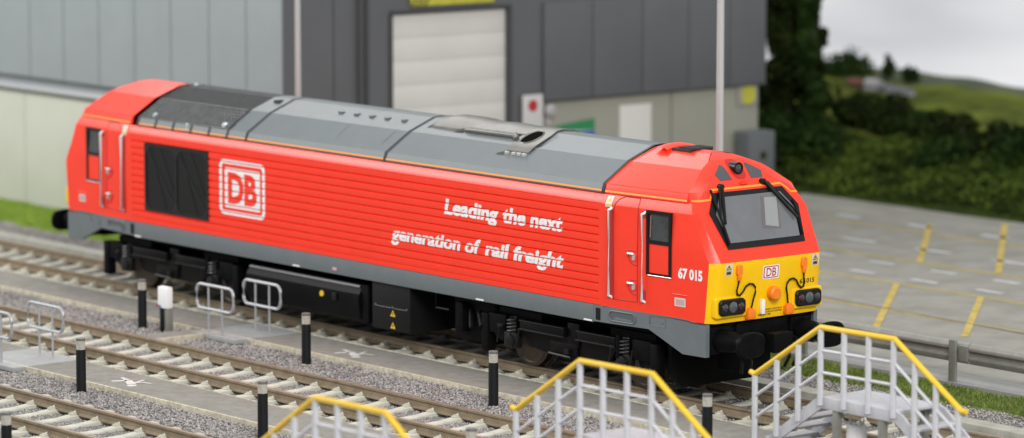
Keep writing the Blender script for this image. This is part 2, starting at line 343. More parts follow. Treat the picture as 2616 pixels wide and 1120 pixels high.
# ballast stones (one mass nobody could count)
def stones():
    P = []
    def fill(y0, y1, dens, clearance=None):
        ys = rng.uniform(y0, y1, int((y1 - y0) * 34 * dens)); n = len(ys)
        mid = np.interp(ys, [-14, -9, -4.7, 0, 3], [6.6, 5.0, 2.5, -2.0, -4.0]); half = np.interp(ys, [-14, -9, -4.7, 0, 3], [11, 12, 15, 20, 21])
        xs = rng.uniform(-17, 17, n); k = np.abs(xs) < half; xs = xs[k] + mid[k]; ys = ys[k]
        P.append(np.stack([xs, ys], 1))
    fill(-13.2, -11.52, 520); fill(-10.40, -6.96, 520); fill(-5.80, -2.35, 520); fill(-1.13, 1.40, 260); fill(1.82, 2.95, 300)
    P_ = np.concatenate(P)
    # keep the paths that cross and the plates clear
    x, y = P_[:, 0], P_[:, 1]
    bad = ((x > -3.2) & (x < -2.5) & (y > -3.8) & (y < -2.3)) | ((x > -3.2) & (x < -1.55) & (y > -7.25) & (y < -5.7)) | ((x > -3.0) & (x < -1.55) & (y > -2.7) & (y < -1.1))
    P_ = P_[~bad]; n = len(P_)
    base = np.array([(1, 0, 0), (-1, 0, 0), (0, 1, 0), (0, -1, 0), (0, 0, 1), (0, 0, -1)], float)
    fc = np.array([(0, 2, 4), (2, 1, 4), (1, 3, 4), (3, 0, 4), (2, 0, 5), (1, 2, 5), (3, 1, 5), (0, 3, 5)])
    yy = P_[:, 1]; intr = (np.abs(yy) < 1.33) | (np.abs(yy + 4.72) < 1.33) | (np.abs(yy + 9.235) < 1.33)
    sz = (rng.uniform(0.014, 0.031, n) * np.where(intr, 0.85, 1.0))[:, None, None] * rng.uniform(0.65, 1.25, (n, 6, 1))
    v = base[None] * sz
    q = rng.normal(size=(n, 4)); q /= np.linalg.norm(q, axis=1)[:, None]; a, b, c, d = q.T
    Rm = np.stack([np.stack([1 - 2 * (c * c + d * d), 2 * (b * c - a * d), 2 * (b * d + a * c)], 1), np.stack([2 * (b * c + a * d), 1 - 2 * (b * b + d * d), 2 * (c * d - a * b)], 1), np.stack([2 * (b * d - a * c), 2 * (c * d + a * b), 1 - 2 * (b * b + c * c)], 1)], 1)
    v = np.einsum('nij,nkj->nki', Rm, v)
    v[:, :, 0] += P_[:, 0, None]; v[:, :, 1] += P_[:, 1, None]; v[:, :, 2] += (-0.212 + rng.uniform(0, 0.022, n) - np.where(intr, 0.016, 0.0))[:, None]
    me = bpy.data.meshes.new('ballast'); me.vertices.add(6 * n); me.vertices.foreach_set('co', v.ravel())
    fi = (fc[None] + (np.arange(n) * 6)[:, None, None]).reshape(-1)
    me.loops.add(len(fi)); me.loops.foreach_set('vertex_index', fi); me.polygons.add(8 * n); me.polygons.foreach_set('loop_start', np.arange(0, len(fi), 3)); me.update(calc_edges=True)
    me.materials.append(M['stone']); o = bpy.data.objects.new('ballast', me); C.objects.link(o)
    tag(o, 'grey crushed stone ballast spread round the tracks', 'ballast', kind='stuff')
stones()

# far bank, fields and sky
def bank_h(x, y):
    e = 2.10 - 0.028 * (x + 16)
    pts = [(20.0, -0.16), (21.2, 0.25), (23.0, 0.75), (26.0, 1.05), (30.0, 1.62)]
    h = np.interp(y, [p[0] for p in pts], [p[1] for p in pts])
    return h * (1 - 0.022 * (x + 19)) + 0.05 * math.sin(x * 1.1 + y) + 0.03 * math.sin(x * 2.7 - y * 1.3)
rows = [[(x, y, bank_h(x, y) if y > 20.05 else -0.17) for x in np.linspace(-32, 12, 90)] for y in np.linspace(20, 23.5, 14)]
struct(MB().grid(rows).build('terrain_bank', M['bank'], ang=60))
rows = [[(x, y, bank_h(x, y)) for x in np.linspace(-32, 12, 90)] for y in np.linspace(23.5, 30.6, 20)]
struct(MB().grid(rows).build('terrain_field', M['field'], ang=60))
rows = [[(x, y, (bank_h(x, 30) + 0.03 + (0.20 * math.exp(-((x + 19.0) / 1.6) ** 2) + 0.13 * math.exp(-((x + 16.9) / 1.3) ** 2)) * (1 if y > 30.1 else 0)) if y > 29.5 else bank_h(x, 29) - 0.05) for x in np.linspace(-32, 12, 120)] for y in (29.0, 30.0, 30.55)]
struct(MB().grid(rows).build('terrain_far_hill', M['far_hill'], ang=60))
arc = []
for i in range(49):
    t = i / 48; ang = math.radians(-58 + 116 * t); arc.append((-10 + 62 * math.sin(ang), -31.2 + 62 * math.cos(ang)))
sk = struct(MB().grid([[(x, y, z) for x, y in arc] for z in (-1, 26)]).build('sky', M['sky']))

# ------------------------------------------------------------------ foliage
def foliage(n, fn, size, mat_, name, parent, origin):
    P_ = np.array([fn() for _ in range(n)]); s_ = size * rng.uniform(0.5, 1.4, n)
    d1 = rng.normal(size=(n, 3)); d1 /= np.linalg.norm(d1, axis=1)[:, None]; d2 = rng.normal(size=(n, 3)); d2 -= (d2 * d1).sum(1)[:, None] * d1; d2 /= np.linalg.norm(d2, axis=1)[:, None]
    V = np.stack([P_ + d1 * s_[:, None], P_ + d2 * s_[:, None] * 0.6, P_ - d1 * s_[:, None], P_ - d2 * s_[:, None] * 0.6], 1)
    me = bpy.data.meshes.new(name); me.vertices.add(4 * n); me.vertices.foreach_set('co', V.ravel()); me.loops.add(4 * n); me.loops.foreach_set('vertex_index', np.arange(4 * n))
    me.polygons.add(n); me.polygons.foreach_set('loop_start', np.arange(0, 4 * n, 4)); me.update(calc_edges=True); me.materials.append(mat_)
    o = bpy.data.objects.new(name, me); C.objects.link(o); o.parent = parent; return o
def tree(x, y, z, h, wdt, label, cat, name, mt, n=2600, group=None, base=0.1, columnar=True):
    t = empty(name, (x, y, z), label, cat, group)
    MB().tube([(0, 0, -0.1), (0.03, 0.02, h * 0.45), (0, 0, h * 0.8)], [0.10, 0.07, 0.02], 8).build('trunk', M['bark'], t)
    lob = [(rng.normal(0, wdt * 0.25), rng.normal(0, wdt * 0.25), rng.uniform(base, 0.95) * h, rng.uniform(0.28, 0.5) * wdt) for _ in range(34 if columnar else 12)]
    def fn():
        l = lob[rng.integers(len(lob))]; d = rng.normal(size=3); d /= np.linalg.norm(d); r_ = l[3] * rng.uniform(0.4, 1) * (1 - 0.45 * (l[2] / h) ** 3)
        return (l[0] + d[0] * r_, l[1] + d[1] * r_, max(0.02, l[2] + d[2] * r_ * 1.1))
    foliage(n, fn, 0.085, mt, 'crown', t, None); return t
tree(-14.10, 22.6, 0.4, 6.4, 0.85, 'dark conifer half hidden behind the right edge of the shed', 'tree', 'conifer_tree', M['leaf_dark'], 15000)
tree(-13.42, 22.1, 0.4, 6.2, 0.72, 'tall black green conifer second from the shed wall', 'tree', 'conifer_tree', M['leaf_dark'], 13000)
tree(-12.98, 22.6, 0.4, 6.0, 0.50, 'tall narrow dark conifer third from the shed wall', 'tree', 'conifer_tree', M['leaf_dark'], 9000)
tree(-12.28, 21.8, 0.4, 5.8, 0.55, 'rightmost greener tall conifer standing against the pale sky', 'tree', 'conifer_tree', M['leaf_mid'], 11000)
def undergrowth():
    n = 30000; x = rng.uniform(-19, 4, n); y = rng.uniform(20.2, 23.8, n); hh = 0.16 * (1 + np.sin(x * 2.1 + y) * 0.5) * (1 + np.sin(x * 5.3 - y * 2.2) * 0.4) + 0.05
    z = np.array([bank_h(a, b_) for a, b_ in zip(x, y)]) + hh * rng.uniform(0, 1, n) ** 0.7
    t = bpy.data.objects.new('tmp', None)
    pts = np.stack([x, y, z], 1); it = iter(pts)
    o = foliage(n, lambda: next(it), 0.06, mat('undergrowth', (0.016, 0.028, 0.007), 0.9, col2=(0.095, 0.140, 0.020), vscale=0.8, island=0.5, spec=0.1), 'undergrowth', None, None)
    tag(o, 'rough green undergrowth covering the bank behind the paved yard', 'undergrowth', kind='stuff')
undergrowth()
bush = [(-14.9, 22.6, 1.9, 2.2, 'leaf_dark'), (-13.6, 21.4, 1.15, 1.6, 'leaf_mid'), (-12.2, 21.9, 0.95, 1.4, 'leaf_mid'),
        (-14.2, 25.4, 0.62, 1.1, 'leaf_dark'), (-13.3, 25.2, 0.66, 1.1, 'leaf_dark'), (-12.4, 25.0, 0.62, 1.0, 'leaf_dark'), (-11.6, 24.9, 0.60, 1.0, 'leaf_mid'), (-10.8, 24.6, 0.60, 0.9, 'leaf_dark'),
        (-9.6, 24.2, 0.80, 0.75, 'leaf_dark'), (-7.9, 23.7, 0.72, 1.1, 'leaf_dark'), (-6.9, 23.4, 0.80, 1.1, 'leaf_mid'), (-4.6, 23.0, 0.55, 0.9, 'leaf_mid'), (-8.6, 22.6, 0.55, 0.9, 'leaf_mid'), (-3.4, 22.4, 0.5, 1.0, 'leaf_mid')]
where = ['dark shrub against the right end wall of the shed, below the tall conifers', 'mid green shrub on the bank just right of the shed', 'mid green shrub below the rightmost conifer', 'dark hedge bush farthest left in the row under the far houses',
         'dark hedge bush second from left under the red brick house', 'dark hedge bush below the white house', 'greener hedge bush below the slate roofed house', 'dark hedge bush at the right end of the row under the houses',
         'small round dark bush standing alone left of the yellow green field', 'large dark bush right of the lone round one', 'mid green bush in front of the bright field at right', 'low mid green bush near the right edge of the photo', 'low green bush on the bank below the round one', 'low green bush at the far right edge of the bank']
for (x, y, h, wd, mt), lb in zip(bush, where):
    tree(x, y, bank_h(x, y) - 0.1, h, wd, lb, 'bush', 'hedge_bush', M[mt], 2200, 'bushes on the bank', base=0.25, columnar=False)
tree(-17.5, 29.6, 1.55, 0.52, 0.26, 'small pointed tree on the skyline left of centre of the hill', 'tree', 'skyline_tree', M['leaf_mid'], 700, base=0.2, columnar=False)
tree(-16.7, 29.6, 1.50, 0.28, 0.34, 'low round tree on the skyline right of the pointed one', 'tree', 'skyline_tree', M['leaf_mid'], 600, base=0.2, columnar=False)
tree(-18.9, 29.6, 1.50, 0.22, 1.3, 'wide low copse on the skyline beside the tall conifers', 'tree', 'skyline_tree', M['leaf_mid'], 1200, base=0.2, columnar=False)
def house(x, y, z, wx, wy, h, wm, rm, label):
    t = empty('house', (x, y, z), label, 'house', 'houses on the far hill')
    MB().box(-wx / 2, wx / 2, -wy / 2, wy / 2, 0, h).build('wall', wm, t)
    MB().prism([(-wy / 2 - .03, h), (wy / 2 + .03, h), (0, h + wy * 0.35)], 'x', -wx / 2 - 0.03, wx / 2 + 0.03).build('roof', rm, t)
house(-17.6, 28.6, 1.28, 0.42, 0.3, 0.17, M['brick'], M['brick'], 'small red brick house on the far hill')
house(-17.0, 28.6, 1.28, 0.40, 0.3, 0.20, M['housew'], M['housew'], 'small white house right of the red brick one')
house(-16.4, 28.5, 1.26, 0.40, 0.3, 0.14, M['slate'], M['slate'], 'small dark slate house between the white and the pale one')
house(-15.8, 28.4, 1.26, 0.75, 0.3, 0.12, M['housew'], M['slate'], 'low long pale house at the right of the group')

# ================================================================== THE SHED
XC = -10.886
shed = empty('industrial_shed', (XC, 5.2, -0.2), 'large industrial shed clad in pale and dark grey panels with a white roller door', 'building')
O = (XC, 5.2, -0.2)
b = MB()
seam = [-32.2, -30.8, -29.35, -27.9, -26.4, -24.95, -23.52, -22.1, -20.68, -19.26, -17.82, -16.40, -15.0, -13.56, -12.19, -10.89]
for a, c in zip(seam, seam[1:]): b.bbox(a + 0.018, c - 0.018, 5.2, 5.32, 2.74, 9, 0.012)
b.build('upper_wall', M['wall_light'], shed, origin=None).location = (-O[0], -O[1], -O[2])
def sh(mb, name, m, **k):
    o = mb.build(name, m, shed, **k); o.location = (-O[0], -O[1], -O[2]); return o
sh(MB().box(-33, XC - 0.302, 5.33, 18.8, -0.2, 9), 'core', M['joint_mid'])
b = MB(); ls = [-32.5, -29.6, -26.7, -23.9, -20.95, -18.05, -15.15, -12.9, -10.89]
for a, c in zip(ls, ls[1:]): b.bbox(a + 0.012, c - 0.012, 5.2, 5.32, -0.2, 2.36, 0.008)
sh(b, 'lower_wall', M['wall_cream'])
sh(MB().prism([(5.33, 2.37), (5.12, 2.40), (5.06, 2.47), (5.10, 2.55), (5.33, 2.60)], 'x', -33, XC - 0.02), 'ledge', M['ledge'])
# dark end wall facing right
ye = [5.26, 6.50, 7.16]
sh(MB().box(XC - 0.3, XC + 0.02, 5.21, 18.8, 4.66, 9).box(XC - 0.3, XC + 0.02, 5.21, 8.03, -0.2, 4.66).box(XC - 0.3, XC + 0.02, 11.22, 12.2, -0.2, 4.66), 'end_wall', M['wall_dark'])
b = MB(); ys_ = [12.2, 13.62, 15.09, 16.49, 17.75, 18.9]
for a, c in zip(ys_, ys_[1:]): b.bbox(XC, XC + 0.09, a + 0.015, c - 0.015, 2.50, 4.655, 0.008)
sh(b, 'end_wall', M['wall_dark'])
for bx_ in ((XC - 0.3, XC + 0.004, 12.2, 18.8, 2.46, 4.656), (XC + 0.021, XC + 0.03, 6.49, 6.52, -0.2, 9), (XC + 0.091, XC + 0.115, 12.2, 18.9, 2.47, 2.50)): sh(MB().box(*bx_), 'panel_joint', M['wall_joint'])
sh(MB().tube([(XC + 0.13, 7.30, -0.2), (XC + 0.13, 7.30, 9)], 0.05, 10).tube([(XC + 0.10, 7.12, -0.2), (XC + 0.10, 7.12, 9)], 0.035, 10), 'downpipe', M['wall_joint'])
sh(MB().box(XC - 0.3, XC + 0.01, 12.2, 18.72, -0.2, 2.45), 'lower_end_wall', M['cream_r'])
sh(MB().box(XC + 0.011, XC + 0.018, 16.02, 16.04, -0.2, 2.45), 'panel_joint', M['wall_joint'])
b = MB()
for k in range(9): b.bbox(XC - 0.1, XC - 0.03 + (0.0), 8.10, 11.20, 0.0 + k * 0.508, 0.505 + k * 0.508, 0.004)
sh(b, 'roller_door', M['door'])
sh(MB().box(XC + 0.022, XC + 0.08, 8.0, 11.3, 4.60, 4.67).box(XC + 0.022, XC + 0.06, 11.22, 11.33, -0.2, 4.6).box(XC + 0.022, XC + 0.06, 7.96, 8.05, -0.2, 4.6), 'door_frame', M['wall_joint'])
sh(MB().bbox(XC + 0.012, XC + 0.05, 14.46, 15.40, -0.15, 2.25, 0.01), 'side_door', M['door'])

def sign(name, y0, y1, z0, z1, m, label, extra=None, x=XC + 0.10):
    t = empty(name, (x, (y0 + y1) / 2, z0), label, 'sign')
    MB().bbox(0, 0.03, y0 - (y0 + y1) / 2, y1 - (y0 + y1) / 2, 0, z1 - z0, 0.006).build('board', m, t)
    if extra: extra(t, (y1 - y0) / 2, z1 - z0)
    return t
def e_red(t, hw, h): MB().lathe([(0.031, 0.13), (0.036, 0.13)], 'x', (0, 0, h - 0.24), 24).build('red_disc', M['sign_red'], t)
sign('notice_sign', 11.57, 12.14, 1.45, 2.66, M['paper'], 'white notice board with a red disc beside the roller door', e_red)
def e_gb(t, hw, h):
    MB().prism([(-hw, h), (-hw, h - 0.10), (hw, h - 0.16), (hw, h + 0.10)], 'x', 0.031, 0.036).build('green_band', M['sign_green'], t)
    MB().box(0.031, 0.036, 0.0, hw, 0.03, h - 0.17).build('blue_band', M['sign_blue'], t)
sign('coloured_sign', 12.56, 13.70, 1.50, 1.92, M['paper'], 'green and blue sign low on the beige wall left of the side door', e_gb, XC + 0.03)
def e_ys(t, hw, h): MB().lathe([(0.031, 0.22), (0.038, 0.22)], 'x', (0, 0.02, 0.25), 24, 1.1).build('yellow_disc', M['sign_y'], t)
sign('warning_sign', 18.05, 18.66, 2.02, 2.62, M['cream_r'], 'small yellow round warning sign at the top right corner of the beige wall', e_ys, XC + 0.03)
def e_y(t, hw, h):
    b_ = MB()
    for k in range(4): b_.prism([(-hw + 0.12 * k, 0.0), (-hw + 0.05 + 0.12 * k, 0.0), (-hw + 0.25 + 0.12 * k, h * 0.5), (-hw + 0.20 + 0.12 * k, h * 0.5)], 'x', 0.031, 0.034)
    b_.build('dark_stripes', M['ink'], t)
sign('yellow_sign', 8.52, 10.80, 4.74, 5.5, M['sign_y'], 'yellow sign board above the white roller door', e_y, XC + 0.06)
M['lamp_w'] = mat('lamp_white', (0.36, 0.36, 0.36), 0.5)
t = empty('security_lamp', (XC + 0.02, 12.35, 2.15), 'small white lamp housing on the wall beside the notice board', 'lamp')
MB().lathe([(0, 0.05), (0.05, 0.13), (0.14, 0.15), (0.2, 0.08)], 'x', (0, 0, 0.12), 20).build('housing', M['lamp_w'], t)
MB().box(0, 0.06, -0.04, 0.04, -0.18, 0.0).build('bracket', M['paper'], t)
t = empty('utility_cabinet', (XC + 0.35, 18.30, -0.15), 'blue grey utility cabinet at the right corner of the shed', 'cabinet')
MB().bbox(-0.25, 0.25, -0.40, 0.42, 0, 1.60, 0.03).build('housing', M['cabinet'], t)
MB().lathe([(0.252, 0.10), (0.26, 0.10)], 'x', (0, 0.05, 1.05), 16).build('vent', M['leaf_dark'], t)

# lamp posts
def lamp_post(x, y, label, r):
    t = empty('lamp_post', (x, y, -0.15), label, 'lamp post', 'lamp posts behind the locomotive')
    MB().tube([(0, 0, 0), (0, 0, 0.5)], [r * 1.5, r * 1.4], 16).build('base', M['chrome'], t)
    MB().tube([(0, 0, 0.5), (0, 0, 3.0), (0, 0, 8.5)], [r, r * 0.95, r * 0.8], 16).build('pole', M['chrome'], t)
    MB().tube([(0, 0, 8.5), (0.25, -0.1, 8.75), (0.9, -0.3, 8.8)], r * 0.6, 10).build('arm', M['chrome'], t)
    MB().bbox(0.85, 1.45, -0.5, -0.2, 8.74, 8.86, 0.03).build('lantern', M['paper'], t)
lamp_post(-7.75, 3.3, 'slim metal lamp post in front of the corner of the shed, the left one', 0.060)
lamp_post(3.20, 4.55, 'slim metal lamp post in front of the beige wall, the right one', 0.072)

# crash barrier
gb = empty('crash_barrier', (9.3, 4.34, -0.15), 'galvanised steel crash barrier along the edge of the road', 'barrier')
pr = [(0.0, 0.05), (-0.05, 0.02), (-0.085, -0.03), (-0.085, -0.07), (-0.03, -0.11), (-0.03, -0.16), (-0.085, -0.20), (-0.085, -0.24), (-0.05, -0.29), (0, -0.31)]
pf = [(y_, 0.625 + z_) for y_, z_ in pr] + [(y_ + 0.018, 0.625 + z_) for y_, z_ in reversed(pr)]
b = MB()
for (a, c) in ((-26, 0.28), (0.31, 20)): b.prism(pf, 'x', a, c)
b.build('beam', M['galv'], gb, ang=50)
MB().bbox(0.085, 0.30, -0.110, 0.03, 0.36, 0.63, 0.03).build('splice', M['galv'], gb)
for k in range(-7, 6):
    MB().bbox(-0.075 + 3.55 * k, 0.075 + 3.55 * k, -0.16, -0.095, -0.05, 0.71, 0.015).build('post', M['galv'], gb)

# ================================================================== TRACKS
def rail_prof(y): return [(y - 0.075, -0.165), (y + 0.075, -0.165), (y + 0.075, -0.150), (y + 0.022, -0.128), (y + 0.016, -0.055), (y + 0.040, -0.038), (y + 0.040, -0.006), (y + 0.030, 0), (y - 0.030, 0), (y - 0.040, -0.006), (y - 0.040, -0.038), (y - 0.016, -0.055), (y - 0.022, -0.128), (y - 0.075, -0.150)]
def sleeper_mesh():
    b = MB(); rows = []
    st = [(-1.30, -0.185, 0.070), (-1.27, -0.165, 0.088), (-0.95, -0.150, 0.095), (-0.52, -0.150, 0.092), (-0.30, -0.172, 0.084), (0, -0.182, 0.080), (0.30, -0.172, 0.084), (0.52, -0.150, 0.092), (0.95, -0.150, 0.095), (1.27, -0.165, 0.088), (1.30, -0.185, 0.070)]
    for (y, z, hw) in st: rows.append([(-hw - 0.025, y, -0.30), (-hw, y, z - 0.015), (-hw + 0.02, y, z), (hw - 0.02, y, z), (hw, y, z - 0.015), (hw + 0.025, y, -0.30)])
    b.grid(rows); b.add(rows[0], [tuple(range(6))]); b.add(rows[-1], [tuple(range(6))[::-1]])
    for s_ in (-1, 1):
        for d in (-1, 1):
            yy = s_ * 0.663 + d * 0.125
            b.bbox(-0.055, 0.055, yy - 0.045, yy + 0.045, -0.16, -0.122, 0.010)
            b.tube([(-0.035, yy - d * 0.03, -0.125), (0, yy - d * 0.050, -0.100), (0.035, yy - d * 0.03, -0.125)], 0.013, 6)
            b.bbox(-0.022, 0.022, yy - 0.03, yy + 0.035, -0.13, -0.102, 0.008)
    return b
sl0 = None
def track(yc, x0, x1, phase, label):
    global sl0
    t = empty('railway_track', ((x0 + x1) / 2, yc, -0.2), label, 'railway track', 'parallel model railway tracks'); X0 = (x0 + x1) / 2
    for s_ in (-1, 1):
        b = MB(); pr = rail_prof(s_ * 0.663); b.prism(pr, 'x', x0 - X0, x1 - X0)
        o = b.build('rail', [M['rail'], M['rail_top']], t, ang=25); o.location = (0, 0, 0.2)
        for p in o.data.polygons:
            if p.normal.z > 0.9 and p.center.z > -0.004: p.material_index = 1
    k = math.ceil((x0 + 0.2 - phase) / 0.622); n = 0
    while phase + k * 0.622 < x1 - 0.2 and n < 98:
        if sl0 is None: o = sl0 = sleeper_mesh().build('sleeper', M['sleeper'], t, ang=40)
        else: o = sl0.copy(); C.objects.link(o); o.parent = t
        o.location = (phase + k * 0.622 - X0 + random.uniform(-0.01, 0.01), 0, 0.2); o.rotation_euler = (0, 0, random.uniform(-0.006, 0.006)); k += 1; n += 1
track(0, -30, 19, -0.909, 'pale sleepered railway track under the red locomotive')
track(-4.72, -18, 21, 3.53 - 0.05, 'empty pale sleepered railway track in the middle, nearest to the locomotive')
track(-9.235, -9, 21, 3.2, 'empty pale sleepered railway track at the bottom left, nearest the viewer')

# ================================================================== LOCOMOTIVE
loco = empty('diesel_locomotive', (0, 0, 0), 'red model diesel locomotive with yellow nose and grey roof standing on the rear track', 'locomotive')
W = 1.335
HP = [(1.335, 1.384), (1.335, 3.035), (1.325, 3.070), (1.272, 3.185), (1.262, 3.200), (1.246, 3.355), (0.73, 3.681), (0.20, 3.888), (0.0, 3.902)]
def hp_y(z):
    zs = [p[1] for p in HP]; ys = [p[0] for p in HP]; return float(np.interp(z, zs, ys))
GZ0, GP, GN = 1.461, 0.1315, 12
RT = [(0, 1.300), (0.07, 1.316), (0.14, 1.332), (0.50, 1.335), (0.88, 1.333), (0.94, 1.320)]
def rib_y(z):
    t = (z - GZ0) / GP
    if t <= 0 or t >= GN: return W
    return float(np.interp(t % 1.0, [p[0] for p in RT] + [1.0], [p[1] for p in RT] + [1.300]))
rib_breaks = [GZ0 + GP * (k + t) for k in range(GN) for t, _ in RT] + [GZ0 + GP * GN]
# ribbed red side panels
for s_, nm in ((-1, 'body_side'), (1, 'body_side')):
    b = MB()
    zs = [1.384, GZ0 - 0.012] + rib_breaks + [3.037]
    low = [(x, s_ * W, 1.384) for x in (-6.80, 6.80)]
    for (xa, xb, rib) in ((-6.80, -6.735, 0), (-6.735, 6.735, 1), (6.735, 6.80, 0)):
        cols = []
        for z in zs:
            y = rib_y(z) if rib else W
            cols.append([(xa, s_ * y, z), (xb, s_ * y, z)])
        b.grid(cols)
    for xe in (-6.735, 6.735):   # closing edge of the ribbed panel
        for z0, z1 in zip(zs, zs[1:]):
            y0, y1 = rib_y(z0), rib_y(z1)
            if min(y0, y1) < W - 1e-4: b.add([(xe, s_ * y0, z0), (xe, s_ * y1, z1), (xe, s_ * W, z1), (xe, s_ * W, z0)], [(0, 1, 2, 3)])
    b.grid([[(-6.80, s_ * y, z), (6.80, s_ * y, z)] for y, z in ((1.335, 3.037), (1.330, 3.060), (1.276, 3.180), (1.262, 3.192))])
    b.build(nm, M['red'], loco, ang=50)
def roof_strip(b, x0, x1, off=0.0, pts=None):
    pts = pts or [(1.246, 3.352), (0.73, 3.681), (0.20, 3.888), (0.0, 3.902)]
    P_ = [(-y, z) for y, z in pts] + [(y, z) for y, z in reversed(pts)][1:]
    rows = [[(x, y * (1 + off * 0.5), z + off) for y, z in P_] for x in (x0, x1)]
    b.grid(rows); return b
def gutter(b, x0, x1):
    for s_ in (-1, 1):
        p = [(s_ * 1.255, 3.190), (s_ * 1.292, 3.205), (s_ * 1.290, 3.232), (s_ * 1.247, 3.352), (s_ * 1.20, 3.352)]
        b.prism(p, 'x', x0, x1)
    return b
def stripe(b, x0, x1):
    for s_ in (-1, 1):
        d = 0.003
        b.add([(x, s_ * (y + d), z + d * 0.3) for x in (x0, x1) for y, z in ((1.2905, 3.226), (1.283, 3.254))], [(0, 1, 3, 2)])
    return b
b = MB(); roof_strip(b, -3.69, 6.77); gutter(b, -6.55, 6.77)
b.build('roof', M['roof_grey'], loco, ang=7)
stripe(MB(), -6.55, 6.775).build('orange_line', M['orange_line'], loco)
# raised centre bumps and seams in the grey roof
b = MB()
for x in (-1.33, -0.87, -0.42, 0.02, 0.50):
    for s_ in (-1, 1): MB().bbox(x - 0.05, x + 0.05, s_ * 0.43 - 0.05, s_ * 0.43 + 0.05, 3.78, 3.825, 0.012).build('lifting_point', M['roof_grey'], loco)
MB().bbox(-3.45, -3.30, -0.40, -0.2, 3.79, 3.865, 0.01).build('roof_vent', M['joint_black'], loco)
b = MB()
for x in (-0.66, 0.67):
    for s_ in (-1, 1): b.add([(x - 0.008, s_ * 0.74, 3.678), (x + 0.008, s_ * 0.74, 3.678), (x + 0.008, s_ * 1.07, 3.472), (x - 0.008, s_ * 1.07, 3.472)], [(0, 1, 2, 3)])
b.build('hatch_line', M['sole_grey'], loco)
# black roof joints
for x in (-3.08, 1.03, 6.785):
    b = MB(); pts = [(1.292, 3.20), (1.292, 3.235), (1.252, 3.356), (0.735, 3.684), (0.202, 3.892), (0, 3.906)]
    roof_strip(b, x - 0.030, x + 0.030, 0.006, pts); b.build('roof_joint', M['joint_black'], loco, ang=20)
# black radiator roof
b = MB()
zz = [(1.246, 3.352), (0.78, 3.650)]
b = MB(); roof_strip(b, -6.58, -3.69, -0.035)
b.build('radiator_roof', M['black_rough'], loco, ang=7)
b = MB()
def on_facet(t, lift):   # t from 0 at eave to 1 at the ridge of the first facet
    y = 1.246 + (0.73 - 1.246) * t; z = 3.352 + (3.681 - 3.352) * t
    return y + 0.53 * lift, z + 0.85 * lift
for s_ in (-1, 1):
    b = MB()
    for k in range(29):
        x = -6.53 + k * 0.100; (ya, za), (yb, zb) = on_facet(0.02, 0), on_facet(0.98, 0)
        b.tube([(x, s_ * (ya + .006), za + .012), (x, s_ * (yb + .006), zb + .012)], 0.019, 5, False)
    for k in range(8):
        y_, z_ = on_facet(0.04 + 0.13 * k, 0.006); b.tube([(-6.56, s_ * y_, z_), (-3.7, s_ * y_, z_)], 0.017, 5, False)
    b.build('radiator_mesh', mat('mesh_grey', (0.10, 0.104, 0.105), 0.35, metal=0.3, var=0.3, vscale=7), loco)
b = MB()
for k in range(46):
    y_ = 0.72 - 1.44 * k / 45; z_ = hp_y(0) if False else float(np.interp(abs(y_), [0, 0.2, 0.73], [3.902, 3.888, 3.681])) - 0.012
    b.tube([(-6.56, y_, z_), (-3.71, y_, z_)], 0.010, 4, False)
b.build('radiator_louvre', mat('louvre_grey', (0.045, 0.047, 0.048), 0.5, var=0.3, vscale=8), loco)
for k in range(6):
    x = -6.58 + 0.579 * k; b = MB(); pts = [(1.294, 3.195), (1.294, 3.235), (1.250, 3.358), (1.10, 3.45)]
    for s_ in (-1, 1): b.grid([[(xx, s_ * y, z) for y, z in pts] for xx in (x - 0.035, x + 0.035)])
    if k == 0:
        roof_strip(b, x - 0.03, x + 0.03, 0.004)
    b.build('roof_strap', M['joint_black'], loco)
for (x, y, z, r_) in ((-6.20, -1.13, 3.405, 0.070), (-5.02, -1.22, 3.34, 0.048), (-3.92, -1.15, 3.405, 0.078), (-6.44, -0.05, 3.90, 0.045)):
    b = MB(); b.lathe([(-r_ * 0.8, r_ * 0.8), (-r_ * 0.2, r_), (r_ * 0.4, r_ * 0.85), (r_ * 0.75, r_ * 0.4)], 'z', (x, y, z), 14); b.lathe([(-0.04, r_ * 0.5), (0.02, r_ * 0.35)], 'z', (x + r_, y - 0.06, z - r_ * 1.1), 10)
    b.build('clear_rivet', M['lens'], loco)
# exhaust silencer
def rz(y): return float(np.interp(abs(y), [0, 0.2, 0.73, 1.246], [3.902, 3.888, 3.681, 3.352]))
b = MB(); rows = []
def hump(x): return float(np.interp(x, [1.30, 1.50, 1.9, 2.6, 3.0, 3.8], [3.905, 3.965, 3.960, 3.925, 3.945, 3.920]))
for i in range(17):
    x = 1.40 + (3.82 - 1.40) * i / 16; wd = float(np.interp(x, [1.38, 2.14, 2.30, 3.82], [0.53, 0.55, 0.44, 0.44])); h = hump(x)
    rows.append([(x, sg * y, z) for sg, y, z in ((-1, wd, rz(wd) - 0.02), (-1, wd * 0.98, rz(wd) + 0.045), (-1, wd * 0.55, h - 0.03), (-1, wd * 0.2, h), (1, wd * 0.2, h), (1, wd * 0.55, h - 0.03), (1, wd * 0.98, rz(wd) + 0.045), (1, wd, rz(wd) - 0.02))])
b.grid(rows); b.add(rows[0], [tuple(range(8))]); b.build('exhaust_silencer', M['steel'], loco, ang=50)
